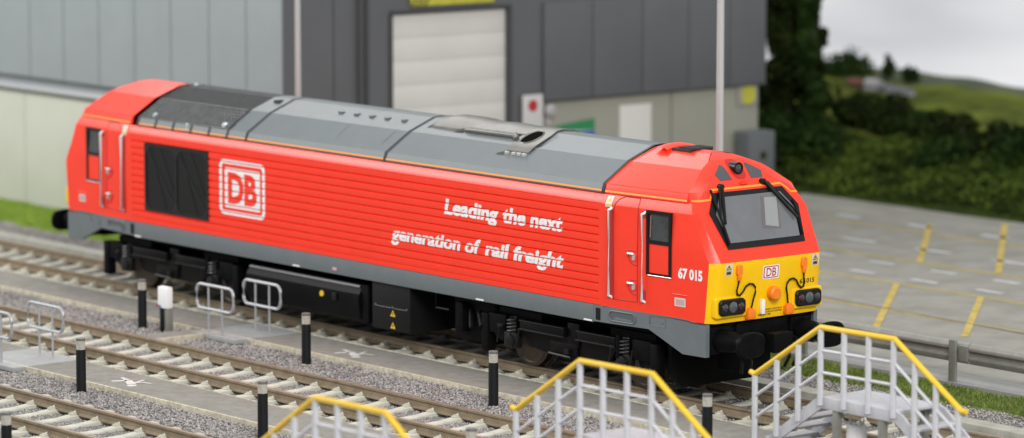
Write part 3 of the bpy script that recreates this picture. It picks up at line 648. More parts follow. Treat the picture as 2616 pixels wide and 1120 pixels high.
for s_ in (-1, 1):
    MB().tube([(2.30, s_ * 0.50, 3.790), (2.42, s_ * 0.50, 3.800), (3.62, s_ * 0.50, 3.800), (3.78, s_ * 0.60, 3.765)], [0.045, 0.058, 0.058, 0.045], 12).build('exhaust_pipe', M['steel'], loco)
    b = MB(); ys = [0.0, 0.2, 0.35, 0.5, 0.65, 0.73, 0.80, 0.88]; rows = []
    for y in ys:
        xl = float(np.interp(y, [0, 0.45, 0.60, 0.88], [3.80, 3.72, 3.80, 3.85])); xr = float(np.interp(y, [0, 0.3, 0.7, 0.88], [4.26, 4.37, 4.41, 4.42]))
        rows.append([(xl, s_ * y, rz(y) - 0.02), (xl, s_ * y, rz(y) + 0.030), (xr, s_ * y, rz(y) + 0.030), (xr, s_ * y, rz(y) - 0.02)])
    b.grid(rows); b.add(rows[-1], [(0, 1, 2, 3)]); b.build('exhaust_plate', M['steel'], loco, ang=30)
    for xx in (3.88, 4.06, 4.20, 4.33): MB().bbox(xx, xx + 0.075, s_ * 0.925 - 0.03, s_ * 0.925 + 0.03, 3.545, 3.600, 0.008).build('exhaust_clip', M['silver'], loco)
    up = Vector((0, s_ * 0.364, 0.931)); c0 = Vector((4.03, s_ * 0.475, rz(0.475) + 0.031)); e1 = Vector((1, 0, 0)); e2 = up.cross(e1)
    def ringpts(r1, r2, lift): return [tuple(c0 + e1 * r1 * math.cos(2 * math.pi * k / 32) + e2 * r2 * math.sin(2 * math.pi * k / 32) + up * lift) for k in range(32)]
    a_, b_, c__ = ringpts(0.195, 0.245, 0.0), ringpts(0.180, 0.230, 0.014), ringpts(0.165, 0.215, 0.003)
    m_ = MB().grid([a_ + a_[:1], b_ + b_[:1], c__ + c__[:1]]); m_.build('exhaust_rim', M['steel'], loco, ang=60)
    MB().add(ringpts(0.167, 0.217, 0.004), [tuple(range(32))]).build('exhaust_outlet', M['hole_black'], loco)
    f_ = lambda y: rz(y) + 0.004
    for poly in (((3.66, 0.97), (3.86, 0.97), (3.85, 0.89), (3.79, 0.60)), ((4.42, 0.82), (4.50, 0.70), (4.50, 0.30), (4.34, 0.03), (4.27, 0.03), (4.38, 0.32), (4.42, 0.70)), ((2.05, 0.58), (2.30, 0.58), (2.26, 0.43))):
        MB().add([(x, s_ * y, f_(y)) for x, y in poly], [tuple(range(len(poly)))]).build('roof_recess', M['joint_black'], loco)
    MB().add([(x, s_ * y, f_(y) + 0.001) for x, y in ((1.26, 0.54), (1.36, 0.54), (1.40, 0.20), (1.32, 0.20))], [(0, 1, 2, 3)]).build('roof_recess', M['joint_black'], loco)

# ---------------- cab ends (built at the +X end, copied with a half turn for the other end)
ends = []
def E_(o): ends.append(o); return o
XZ = [(1.345, 9.12), (1.40, 9.135), (2.25, 9.215), (2.312, 9.212), (2.40, 9.165), (3.45, 8.59), (3.60, 8.50), (3.70, 8.42), (3.80, 8.30), (3.87, 8.12), (3.90, 7.95)]
def xf(z): return float(np.interp(z, [p[0] for p in XZ], [p[1] for p in XZ]))
def taper(x, z=0.0):
    t = max(0.0, abs(x) - 6.95); k = max(0.0, min(1.0, (z - 2.5) / 0.7))
    return 1 - 0.098 * (t / 2.25) ** 1.1 - 0.030 * k * t / 1.75
CP = [(1.335, 1.350), (1.335, 3.035), (1.325, 3.070), (1.272, 3.185), (1.262, 3.200), (1.246, 3.355), (0.73, 3.675), (0.20, 3.868), (0.0, 3.895)]
def cpy(z): return float(np.interp(z, [p[1] for p in CP], [p[0] for p in CP]))
def hw(z): x = xf(z); return cpy(z) * taper(x, z)
def bulge(y, z):
    w_ = max(0.05, hw(z)); t = min(1.0, abs(y) / w_)
    tc = float(np.interp(z, [2.35, 3.0, 3.25, 3.5], [0.885, 0.955, 0.93, 0.70])); A = 0.150 * min(1.0, (w_ / 1.15) ** 2)
    b0 = A * (1 - 0.18 * t * t)
    if t > tc:
        u = (t - tc) / (1 - tc); b0 = A * (1 - 0.18 * tc * tc) * (1 - u ** 1.25)
    return b0
def fx(y, z): return xf(z) + bulge(y, z)
def cap_rows(z0, z1, n, cols=26):
    rows = []
    for i in range(n + 1):
        z = z0 + (z1 - z0) * i / n; w_ = hw(z); row = []
        tc = float(np.interp(z, [2.35, 3.0, 3.25, 3.5], [0.885, 0.955, 0.93, 0.70]))
        ts = [tc * k / 10 for k in range(11)] + [tc + (1 - tc) * k / 4 for k in range(1, 5)]; ts = [-t for t in reversed(ts[1:])] + ts
        for t in ts: row.append((fx(t * w_, z), t * w_, z))
        rows.append(row)
    return rows
E_(MB().grid(cap_rows(1.350, 2.308, 14)).build('nose_panel', M['yellow'], loco, ang=60))
b = MB(); b.grid(cap_rows(2.308, 3.895, 30))
# flanks and roof of the cab
prof = []
for (p, q) in zip(CP, CP[1:]):
    n = max(1, int(abs(q[1] - p[1]) / 0.09)); prof += [(p[0] + (q[0] - p[0]) * k / n, p[1] + (q[1] - p[1]) * k / n) for k in range(n)]
prof.append(CP[-1])
for s_ in (-1, 1):
    rows = []
    for (y, z) in prof:
        xe = fx(hw(z), z); row = []
        for t in (0, 0.15, 0.3, 0.45, 0.6, 0.7, 0.8, 0.88, 0.94, 0.97, 1.0):
            x = 6.80 + (xe - 6.80) * t; yy = y * taper(x, z) if t < 1 else hw(z)
            row.append((x, s_ * yy, z))
        rows.append(row)
    b.grid(rows)
E_(b.build('cab', M['red'], loco, ang=9))
for s_ in (-1, 1):   # cab eave moulding and its stripe
    b = MB()
    for (mb_, pts) in ((b, [(1.250, 3.190), (1.288, 3.205), (1.286, 3.232), (1.244, 3.352), (1.20, 3.352)]),):
        rows = []
        for x in (6.83, 7.1, 7.5, 8.0, 8.4, 8.64): rows.append([(x, s_ * y * taper(x, z), z) for y, z in pts])
        mb_.grid(rows); mb_.add(rows[-1], [tuple(range(5))]); mb_.add(rows[0], [tuple(range(5))])
    E_(b.build('cab_gutter', M['red'], loco, ang=20))
b = MB()
for s_ in (-1, 1):
    rows = [[(x, s_ * (y * taper(x, z) + 0.003), z) for y, z in ((1.288, 3.224), (1.279, 3.252))] for x in (6.83, 7.1, 7.5, 8.0, 8.4, 8.645)]
    b.grid(rows)
def front_line(b, pts, wd, off=0.004):
    dense = []
    for p, q in zip(pts, pts[1:]):
        n = max(1, int(math.hypot(q[0] - p[0], q[1] - p[1]) / 0.06)); dense += [(p[0] + (q[0] - p[0]) * k / n, p[1] + (q[1] - p[1]) * k / n) for k in range(n)]
    dense.append(pts[-1]); A = []; B_ = []
    for i, p in enumerate(dense):
        a = dense[max(0, i - 1)]; c = dense[min(len(dense) - 1, i + 1)]; d = Vector((c[0] - a[0], c[1] - a[1])).normalized(); nrm = Vector((-d.y, d.x)) * wd / 2
        for L_, s in ((A, 1), (B_, -1)):
            y, z = p[0] + nrm.x * s, p[1] + nrm.y * s; L_.append((fx(y, z) + off, y, z + off * 0.6))
    b.grid([A, B_]); return b
ZT = 3.245
hwz = hw(3.24)
pts = [(-hwz, 3.238), (-0.84, ZT), (-0.80, 3.30), (-0.75, 3.385), (0.75, 3.385), (0.86, 3.30), (0.90, ZT), (hwz, 3.238)]
front_line(b, pts, 0.030, 0.006)
E_(b.build('orange_line', M['orange_line'], loco))
# surface patches on the nose
def patch(name, poly, m, off, parent=loco, div=8, thick=0):
    """polygon given in (y,z) laid on the nose surface"""
    bm = bmesh.new(); vs = [bm.verts.new((0, y, z)) for y, z in poly]; bm.faces.new(vs)
    ys = [p[0] for p in poly]; zs = [p[1] for p in poly]
    for k in range(1, div):
        for (c, n) in (((0, min(ys) + (max(ys) - min(ys)) * k / div, 0), (0, 1, 0)), ((0, 0, min(zs) + (max(zs) - min(zs)) * k / div), (0, 0, 1))):
            bmesh.ops.bisect_plane(bm, geom=list(bm.verts) + list(bm.edges) + list(bm.faces), plane_co=c, plane_no=n)
    bm.verts.index_update(); b = MB(); b.add([(fx(v.co.y, v.co.z) + off, v.co.y, v.co.z + (off * 0.5 if v.co.z > 2.33 else 0)) for v in bm.verts], [[v.index for v in f.verts] for f in bm.faces]); bm.free()
    return b.build(name, m, parent, ang=60)
def rrect(y0, y1, z0, z1, r, n=5):
    P_ = []
    for (cy, cz, a0) in ((y1 - r, z1 - r, 0), (y0 + r, z1 - r, 90), (y0 + r, z0 + r, 180), (y1 - r, z0 + r, 270)):
        for k in range(n + 1): a = math.radians(a0 + 90 * k / n); P_.append((cy + r * math.cos(a), cz + r * math.sin(a)))
    return P_
# windscreen
ws = empty('windscreen', (0, 0, 0), None, None); ws.parent = loco; E_(ws)
OUT = [(-0.90, 2.50), (0.90, 2.50), (1.005, 3.02), (0.76, 3.345), (-0.76, 3.345), (-1.005, 3.02)]
OUT = [(-0.83, 2.495), (0.83, 2.495), (0.965, 3.05), (0.75, 3.34), (-0.75, 3.34), (-0.965, 3.05)]
patch('window_frame', OUT, M['rubber'], 0.012, ws, 10)
IN = [(-0.745, 2.585), (0.745, 2.585), (0.845, 3.02), (0.66, 3.265), (-0.66, 3.265), (-0.845, 3.02)]
patch('glass', IN, M['glass_grey'], 0.018, ws, 10)
patch('cab_interior', [(0.02, 2.76), (0.40, 2.72), (0.56, 3.20), (0.20, 3.22)], M['pinkish'], 0.021, ws, 4)
patch('bulkhead_reflection', [(0.09, 2.79), (0.36, 2.745), (0.53, 3.19), (0.26, 3.20)], M['pale_reflection'], 0.024, ws, 4)  # pale patch on the glass, a painted reflection of the cab bulkhead
def P3(y, z, off): return (fx(y, z) + off, y, z + off * 0.5)
for (pv, a, c, d, e) in (((-0.54, 3.42), (-0.79, 2.98), (-0.76, 2.86), (-0.78, 3.22), (-0.79, 2.56)), ((0.38, 3.44), (0.85, 2.90), (0.79, 2.84), (0.78, 3.1), (0.81, 2.60))):
    b = MB()
    b.tube([P3(*pv, 0.05), P3(*c, 0.06)], [0.036, 0.022], 8); b.tube([P3(pv[0] + (0.06 if pv[0] > 0 else -0.06), pv[1] - 0.03, 0.05), P3(*a, 0.05)], [0.022, 0.016], 6)
    b.tube([P3(a[0], a[1] + 0.40 if pv[0] < 0 else a[1] + 0.22, 0.035), P3(*a, 0.04), P3(*e, 0.035)], 0.020, 6)
    b.lathe([(0, 0.055), (0.07, 0.05)], 'x', (fx(*pv), pv[0], pv[1]), 14)
    b.build('wiper', M['rubber'], ws)
# marker light and dark panels above the windscreen
M['red_shaded'] = mat('pocket_shade_red', (0.50, 0.014, 0.010), 0.5)  # deeper red paints the pocket's shade onto a flat patch
mh = E_(patch('marker_light_pocket', rrect(-0.135, 0.145, 3.50, 3.79, 0.10), M['red_shaded'], 0.004, loco, 4)); xm = fx(0, 3.60)
MB().lathe([(-0.12, 0.100), (0.030, 0.100), (0.036, 0.085), (0.020, 0.075)], 'x', (xm, -0.01, 3.665), 24).build('marker_light', M['rubber'], mh)
MB().lathe([(-0.05, 0.072), (0.022, 0.062), (0.030, 0.03)], 'x', (xm, -0.01, 3.665), 20).build('lens', M['lens_dark'], mh)
for s_ in (-1, 1):
    E_(patch('dark_vent', [(s_ * 0.20, 3.50), (s_ * 0.46, 3.50), (s_ * 0.50, 3.60), (s_ * 0.28, 3.73), (s_ * 0.23, 3.71)], mat('vent_grey', (0.075, 0.075, 0.085), 0.6), 0.006))
b = MB().bbox(fx(0, 3.44) - 0.03, fx(0, 3.44) + 0.05, -0.10, 0.05, 3.425, 3.455, 0.01).cyl((fx(0, 3.44), -0.03, 3.46), (fx(0, 3.44) + 0.04, -0.03, 3.46), 0.03); E_(b.build('lamp_bracket', M['red'], loco))
# horn grille on the cab roof
b = MB(); rows = []
for i in range(9):
    x = 6.95 + 0.30 * i / 8; rows.append([(x, y, 3.885 - (abs(y) / 0.45) ** 2 * 0.08 + 0.065 * math.sin(math.pi * min(1, (i + 1) / 10)) ** 0.6) for y in np.linspace(-0.34, 0.34, 11)])
b.grid(rows); b.add([p for p in rows[-1]] + [(7.25, 0.34, 3.83), (7.25, -0.34, 3.83)], [tuple(range(13))]); b.build('horn_cowl', M['red'], loco, ang=40)
b = MB(); b.bbox(7.26, 7.72, -0.24, 0.24, 3.85, 3.902, 0.010)
for k in range(5): b.tube([(7.44 + 0.068 * k, -0.23, 3.905), (7.44 + 0.068 * k, 0.23, 3.905)], 0.024, 6)
b.build('horn_grille', M['black_rough'], loco)
# nose equipment
for s_ in (-1, 1):
    cx = s_ * 0.825; x0 = fx(cx, 1.6)
    poly = rrect(cx - 0.325, cx + 0.325, 1.435, 1.765, 0.04)
    hb = MB().prism(poly, 'x', x0 - 0.12, x0 + 0.035).build('headlight_surround', M['yellow'], loco, bevel=0.015); E_(hb)
    hc = MB().prism(rrect(cx - 0.275, cx + 0.275, 1.475, 1.735, 0.075), 'x', x0, x0 + 0.085).build('headlight_housing', M['rubber'], loco, bevel=0.02); E_(hc)
    for k, (dy, r_, mt) in enumerate(((-s_ * -0.17, 0.062, 'lens_dark'), (0, 0.088, 'lens'), (-s_ * 0.17, 0.062, 'lens_red'))):
        MB().lathe([(0.0, r_), (0.088, r_), (0.100, r_ * 0.75), (0.104, r_ * 0.3)], 'x', (x0, cx + dy, 1.605), 20).build('lens', M[mt] if k != 1 else mat('lamp_lens', (0.07, 0.075, 0.085), 0.1, coat=1.0), hc)
    # jumper socket, cable, plug
    sy = s_ * 0.70; j = MB().prism(rrect(sy - 0.055, sy + 0.055, 2.09, 2.27, 0.05), 'x', fx(sy, 2.2) - 0.02, fx(sy, 2.2) + 0.05).tube([(fx(sy, 2.1) + 0.035, sy, 2.10), (fx(sy, 2.1) + 0.035, sy, 2.01)], [0.042, 0.026], 10)
    E_(j.build('jumper_socket', M['orange'], loco, bevel=0.012))
    kp = [(0.70, 2.01), (0.715, 1.93), (0.735, 1.86), (0.715, 1.79), (0.66, 1.775), (0.60, 1.83), (0.545, 1.91), (0.48, 1.945), (0.40, 1.935), (0.345, 1.88), (0.335, 1.80), (0.37, 1.68), (0.40, 1.53)]
    cb = [(fx(s_ * y, z) + 0.035, s_ * y, z) for y, z in kp]
    E_(MB().tube(cb, 0.0145, 8).build('jumper_cable', M['rubber'], loco))
    py = s_ * 0.415; E_(MB().bbox(fx(py, 1.44) - 0.02, fx(py, 1.44) + 0.09, py - 0.085, py + 0.085, 1.375, 1.52, 0.02).bbox(fx(py, 1.44) + 0.02, fx(py, 1.44) + 0.06, py - 0.05, py + 0.05, 1.50, 1.55, 0.01).build('jumper_plug', M['orange'], loco))
    # warning labels
    ly = -0.90 if s_ < 0 else 0.975
    lb = E_(patch('warning_label', [(ly - 0.075, 2.10), (ly + 0.075, 2.10), (ly + 0.075, 2.285), (ly - 0.075, 2.285)], M['cream_label'], 0.004, loco, 2))
    patch('warning_triangle', [(ly - 0.058, 2.195), (ly + 0.058, 2.195), (ly, 2.275)], M['ink'], 0.006, lb, 1)
    patch('warning_triangle', [(ly - 0.036, 2.206), (ly + 0.036, 2.206), (ly, 2.258)], M['warn_y'], 0.0075, lb, 1)
    patch('warning_bolt', [(ly - 0.005, 2.25), (ly + 0.007, 2.25), (ly + 0.003, 2.228), (ly + 0.012, 2.228), (ly - 0.004, 2.208), (ly - 0.002, 2.222), (ly - 0.011, 2.222)], M['ink'], 0.009, lb, 1)
    patch('warning_text', [(ly - 0.055, 2.115), (ly + 0.055, 2.115), (ly + 0.055, 2.18), (ly - 0.055, 2.18)], mat('label_olive', (0.36, 0.28, 0.08), 0.6), 0.006, lb, 1)
    patch('warning_text', [(ly - 0.042, 2.130), (ly + 0.042, 2.130), (ly + 0.035, 2.165), (ly - 0.035, 2.165)], M['ink'], 0.0075, lb, 1)
E_(MB().lathe([(-0.02, 0.11), (0.10, 0.115), (0.125, 0.09)], 'x', (fx(0.02, 1.76), 0.05, 1.745), 14).build('centre_socket', M['orange'], loco, bevel=0.008))
E_(MB().bbox(fx(0, 1.5), fx(0, 1.5) + 0.06, -0.185, -0.115, 1.425, 1.665, 0.015).build('white_handle', M['white'], loco))
def nose_text(name, body, y0, y1, zb, h, m, off=0.004, bold=0.0, parent=loco, shear=0.0):
    vs, fs = text2d(body, bold, shear); wx = max(p[0] for p in vs)
    b = MB(); b.add([(fx(y0 + p[0] / wx * (y1 - y0), zb + p[1] * h) + off, y0 + p[0] / wx * (y1 - y0), zb + p[1] * h) for p in vs], fs); return b.build(name, m, parent)
lg = E_(patch('logo_plate', rrect(-0.180, 0.180, 1.978, 2.200, 0.035), M['white'], 0.005, loco, 4))
patch('logo_ring', rrect(-0.160, 0.160, 1.994, 2.184, 0.028), M['db_red'], 0.007, lg, 4)
patch('logo_ring', rrect(-0.143, 0.143, 2.009, 2.169, 0.020), M['white'], 0.009, lg, 4)
nose_text('logo_letters', 'DB', -0.105, 0.105, 2.022, 0.135, M['db_red'], 0.011, 0.012, lg)
nose_text('number', '67 015', 0.655, 0.985, 1.835, 0.075, M['ink'], 0.004, 0.02); E_(C.objects['number'] if 'number' in C.objects else None)
for i, (tx, a, c) in enumerate((('ENSURE COUPLER IS', -0.10, 0.30), ('LOCKED IN POSITION', -0.10, 0.30), ('BEFORE USE', -0.21, 0.06))):
    E_(nose_text('notice_text', tx, a, c, 1.475 - i * 0.040, 0.026, M['ink'], 0.004, 0.02))

# cab sides: doors, handrails, window, handles
def sidey(x, z): return cpy(z) * taper(x, z)
def side_patch(name, poly, m, off, s_, parent=loco, div=6):
    bm = bmesh.new(); vs = [bm.verts.new((x, 0, z)) for x, z in poly]; bm.faces.new(vs); xs = [p[0] for p in poly]; zs = [p[1] for p in poly]
    for k in range(1, div): bmesh.ops.bisect_plane(bm, geom=list(bm.verts) + list(bm.edges) + list(bm.faces), plane_co=(min(xs) + (max(xs) - min(xs)) * k / div, 0, 0), plane_no=(1, 0, 0))
    for zc in (3.035, 3.07, 3.1): 
        if min(zs) < zc < max(zs): bmesh.ops.bisect_plane(bm, geom=list(bm.verts) + list(bm.edges) + list(bm.faces), plane_co=(0, 0, zc), plane_no=(0, 0, 1))
    bm.verts.index_update(); b = MB(); b.add([(v.co.x, s_ * (sidey(v.co.x, v.co.z) + off), v.co.z) for v in bm.verts], [[v.index for v in f.verts] for f in bm.faces]); bm.free()
    return b.build(name, m, parent)
def side_tube(b, pts, r, s_, off): 
    d = []
    for p, q in zip(pts, pts[1:]):
        n = max(1, int(math.hypot(q[0] - p[0], q[1] - p[1]) / 0.08)); d += [(p[0] + (q[0] - p[0]) * k / n, p[1] + (q[1] - p[1]) * k / n) for k in range(n)]
    d.append(pts[-1]); b.tube([(x, s_ * (sidey(x, z) + off), z) for x, z in d], r, 6); return b
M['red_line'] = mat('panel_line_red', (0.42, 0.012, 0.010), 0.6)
for s_ in (-1, 1):
    dr = MB(); o = [(7.10, 1.52), (7.08, 2.9), (7.12, 3.06), (7.19, 3.14), (7.30, 3.185), (7.62, 3.185), (7.64, 3.12), (7.64, 1.53), (7.10, 1.52)]
    side_tube(dr, o, 0.008, s_, 0.001); door = E_(dr.build('door_outline', M['red_line'], loco))
    for z in (2.285, 1.81):
        h = MB(); r_ = []
        for k in range(11): a = math.radians(170 + 115 * k / 10); r_.append((7.60 + 0.17 * math.cos(a), z - 0.02 + 0.15 * math.sin(a)))
        side_tube(h, r_ + [(7.60, z - 0.17)], 0.008, s_, 0.001); side_tube(h, [(7.44, z + 0.06), (7.62, z + 0.06)], 0.008, s_, 0.001); h.build('handle_recess', M['red_line'], door)
        h = MB(); yy = sidey(7.5, z); h.tube([(7.455, s_ * (yy + 0.035), z + 0.012), (7.60, s_ * (yy + 0.035), z + 0.012)], 0.020, 8); h.bbox(7.545, 7.60, min(s_ * yy, s_ * (yy + 0.03)), max(s_ * yy, s_ * (yy + 0.03)), z - 0.09, z + 0.01, 0.006)
        h.build('door_handle', M['silver'], door)
    for x in (7.03, 7.79):
        h = MB(); yy = sidey(x, 2.2)
        h.tube([(x + 0.02, s_ * (yy - 0.02), 2.990), (x, s_ * (yy + 0.048), 2.955), (x, s_ * (yy + 0.048), 1.575), (x + 0.025, s_ * (yy - 0.02), 1.535)], 0.022, 8); E_(h.build('handrail', M['white'], loco))
        E_(side_patch('handrail_shadow_patch', [(x - 0.055, 1.52), (x + 0.045, 1.52), (x + 0.045, 3.0), (x - 0.055, 3.0)], M['red_line'], 0.002, s_))  # flat darker red patch, the shadow painted behind the rail
    wf = empty('side_window', (0, 0, 0), None, None); wf.parent = loco; E_(wf)
    x0, x1, z0, z1 = 7.845, 8.40, 2.005, 3.030
    b = MB()
    for (a, c, d, e) in ((x0, x0 + 0.055, z0, z1), (x1 - 0.055, x1, z0, z1), (x0 + 0.055, x1 - 0.055, z1 - 0.055, z1), (x0 + 0.055, x1 - 0.055, z0, z0 + 0.03), (x0 + 0.055, x1 - 0.055, 2.50, 2.56)):
        ya, yb = sidey(a, 2.5), sidey(c, 2.5)
        v = [(a, s_ * (ya - 0.02), d), (c, s_ * (yb - 0.02), d), (c, s_ * (yb - 0.02), e), (a, s_ * (ya - 0.02), e), (a, s_ * (ya + 0.016), d), (c, s_ * (yb + 0.016), d), (c, s_ * (yb + 0.016), e), (a, s_ * (ya + 0.016), e)]
        b.add(v, [(0, 1, 2, 3), (7, 6, 5, 4), (0, 4, 5, 1), (1, 5, 6, 2), (2, 6, 7, 3), (3, 7, 4, 0)])
    b.build('frame', M['rubber'], wf)
    side_patch('glass', [(x0 + 0.05, 2.55), (x1 - 0.05, 2.55), (x1 - 0.05, z1 - 0.05), (x0 + 0.05, z1 - 0.05)], M['glass_side'], 0.004, s_, wf, 2)
    b = MB(); side_tube(b, [(x0 + 0.09, 2.60), (x0 + 0.09, 2.95)], 0.012, s_, 0.012); b.build('glazing_bar', mat('bar_brown', (0.20, 0.12, 0.10), 0.4), wf)
    b = MB(); side_tube(b, [(x0 + 0.04, 1.994), (x1 + 0.01, 1.994)], 0.008, s_, 0.012); b.build('sill', M['silver'], wf)
    E_(side_patch('data_panel', [(8.475, 1.565), (8.715, 1.565), (8.715, 1.70), (8.475, 1.70)], M['cream_label'], 0.004, s_))
    pn = ends[-1]
    side_patch('data_panel_print', [(8.50, 1.585), (8.69, 1.585), (8.69, 1.68), (8.50, 1.68)], mat('panel_pink', (0.55, 0.35, 0.36), 0.6), 0.006, s_, pn)
    b = MB(); side_tube(b, [(8.42, 1.75), (8.76, 1.75)], 0.010, s_, 0.002); E_(b.build('moulding', M['red'], loco))
    lb = E_(side_patch('notice_label', [(6.895, 2.995), (7.045, 2.995), (7.065, 3.175), (6.915, 3.175)], M['cream_label'], 0.005, s_))
    side_patch('notice_print', [(6.915, 3.01), (7.025, 3.01), (7.030, 3.045), (6.920, 3.045)], M['warn_y'], 0.008, s_, lb, 2)
    side_patch('notice_print', [(6.935, 3.085), (7.025, 3.085), (6.99, 3.15)], M['warn_y'], 0.008, s_, lb, 2)
# running number on the flank
def side_text(name, body, x0, x1, zb, h, m, s_, yfun, bold=0.0, shear=0.0, cut=False, parent=loco):
    vs, fs = text2d(body, bold, shear); wx = max(p[0] for p in vs); bm = bmesh.new()
    V = [bm.verts.new(((x0 + p[0] / wx * (x1 - x0)) if s_ < 0 else (x1 - p[0] / wx * (x1 - x0)), 0, zb + p[1] * h)) for p in vs]
    for f in fs:
        try: bm.faces.new([V[i] for i in f])
        except Exception: pass
    if cut:
        for z in rib_breaks:
            if zb - h < z < zb + 1.6 * h: bmesh.ops.bisect_plane(bm, geom=list(bm.verts) + list(bm.edges) + list(bm.faces), plane_co=(0, 0, z), plane_no=(0, 0, 1))
        dead = [f for f in bm.faces if ((f.calc_center_median().z - GZ0) / GP) % 1.0 < 0.03 or ((f.calc_center_median().z - GZ0) / GP) % 1.0 > 0.96]
        bmesh.ops.delete(bm, geom=dead, context='FACES')
    bm.verts.index_update(); b = MB(); b.add([(v.co.x, s_ * yfun(v.co.x, v.co.z), v.co.z) for v in bm.verts], [[v.index for v in f.verts] for f in bm.faces]); bm.free()
    return b.build(name, m, parent)
E_(side_text('number', '67 015', 8.55, 9.08, 2.012, 0.168, M['white'], -1, lambda x, z: sidey(x, z) + 0.004, 0.045))
ends = [e for e in ends if e is not None]
seen = set(); ends = [e for e in ends if not (e.name in seen or seen.add(e.name))]
# skirts at the ends
for s_ in (-1, 1):
    b = MB(); sk_ = [(6.62, 1.105), (7.90, 1.125), (8.66, 0.815), (9.20, 0.815), (9.20, 1.340), (6.62, 1.375)]
    def SY(x): return W * taper(x) + 0.004
    xs = [6.62, 7.0, 7.4, 7.90, 8.28, 8.66, 9.0, 9.16]
    lo = lambda x: float(np.interp(x, [6.62, 7.90, 8.66, 9.2], [1.105, 1.125, 0.815, 0.815])); hi = lambda x: float(np.interp(x, [6.62, 6.84, 8.80, 8.83, 9.2], [1.378, 1.378, 1.378, 1.338, 1.338]))
    rows = [[(x, s_ * (SY(x)), z) for x in xs] for z in (0, 1)]
    o1 = [[(x, s_ * SY(x), lo(x)) for x in xs], [(x, s_ * SY(x), hi(x)) for x in xs], [(x, s_ * (SY(x) - 0.08), hi(x)) for x in xs], [(x, s_ * (SY(x) - 0.08), lo(x)) for x in xs], [(x, s_ * SY(x), lo(x)) for x in xs]]
    b.grid(o1); b.add([r[-1] for r in o1[:4]], [(0, 1, 2, 3)]); b.add([r[0] for r in o1[:4]], [(0, 1, 2, 3)])
    E_(b.build('skirt', M['sole_grey'], loco, ang=30)); sko = ends[-1]
    rr = rrect(7.00, 7.60, 1.165, 1.325, 0.075)
    b = MB(); b.tube([(x, s_ * (SY(x) + 0.006), z) for x, z in rr + rr[:1]], 0.012, 6); b.build('step_rim', M['sole_grey'], sko)
    b = MB(); b.add([(x, s_ * (SY(x) + 0.003), z) for x, z in rrect(7.01, 7.59, 1.175, 1.315, 0.07)], [tuple(range(24))]); b.build('step_recess_shade', mat('step_shade', (0.085, 0.095, 0.10), 0.6), sko)  # flat patch, recess shade is put into its darker grey
    b = MB(); b.add([(x, s_ * (SY(x) + 0.006), z) for x, z in ((7.08, 1.185), (7.55, 1.185), (7.50, 1.225), (7.16, 1.235))], [(0, 1, 2, 3)]); b.build('step_tread', M['sole_grey'], sko)
    b = MB(); b.add([(x, s_ * (SY(x) + 0.003), z) for x, z in ((6.675, 1.135), (6.79, 1.135), (6.79, 1.33), (6.675, 1.33))], [(0, 1, 2, 3)]); b.build('slot', M['rubber'], sko)
    b = MB(); hh = rrect(7.93, 8.28, 1.19, 1.345, 0.02, 3); b.tube([(x, s_ * (SY(x) + 0.002), z) for x, z in hh + hh[:1]], 0.006, 5); b.lathe([(0, 0.02), (s_ * 0.012, 0.015)], 'y', (8.22, s_ * SY(8.22), 1.27), 10); b.build('hatch', M['sole_grey'], sko)
    b = MB(); b.tube([(x, s_ * (SY(x) + 0.001), z) for x, z in ((6.84, 1.375), (8.79, 1.352), (8.83, 1.335), (9.15, 1.335))], 0.006, 5)
    b.build('panel_line', M['rubber'], sko)
# buffer beam, buffers, coupler
b = MB(); b.bbox(8.75, 9.10, -1.14, 1.14, 0.86, 1.345, 0.02).bbox(8.95, 9.16, -0.55, 0.55, 0.80, 1.30, 0.02); E_(b.build('buffer_beam', M['black'], loco))
for s_ in (-1, 1):
    bf = MB().lathe([(9.05, 0.19), (9.45, 0.16), (9.50, 0.13), (9.80, 0.13)], 'x', (0, s_ * 0.87, 1.06), 20).bbox(9.05, 9.14, s_ * 0.87 - 0.23, s_ * 0.87 + 0.23, 0.84, 1.28, 0.02).build('buffer', M['black'], loco); E_(bf)
    hd = MB(); P_ = []
    for xx, k in ((9.78, 0.92), (9.80, 1.0), (9.835, 1.0), (9.86, 0.9)):
        P_.append([(xx, s_ * 0.87 + 0.30 * k * math.copysign(abs(math.cos(a)) ** 0.75, math.cos(a)), 1.06 + 0.205 * k * math.copysign(abs(math.sin(a)) ** 0.75, math.sin(a))) for a in [2 * math.pi * j / 32 for j in range(33)]])
    hd.grid(P_); hd.add(P_[-1][:-1], [tuple(range(32))]); hd.add(P_[0][:-1], [tuple(range(32))]); hd.build('buffer_head', M['black'], bf, ang=30)
b = MB(); b.bbox(9.15, 9.50, -0.16, 0.16, 0.88, 1.12, 0.03).bbox(9.45, 9.68, -0.22, 0.20, 0.84, 1.16, 0.04); b.build('coupler', M['black'], loco)
b = MB(); b.bbox(8.60, 8.92, -0.43, 0.43, 0.48, 0.90, 0.03); b.build('coupler_mount', M['black'], loco)
b = MB(); b.prism([(-1.02, 0.86), (-1.02, 0.40), (-0.80, 0.16), (0.80, 0.16), (1.02, 0.40), (1.02, 0.86)], 'x', 8.06, 8.16); b.build('guard_plate', M['black'], loco)
for y in (-0.62, -0.42, 0.42, 0.62): MB().tube([(9.15, y, 1.0), (9.32, y, 0.95), (9.36, y, 0.70), (9.28, y * 0.9, 0.52)], 0.028, 8).build('brake_hose', M['rubber'], loco)
# copy every end part with a half turn
for o in list(ends):
    c_ = copy_tree(o, loco); c_.rotation_euler = (0, 0, math.pi)

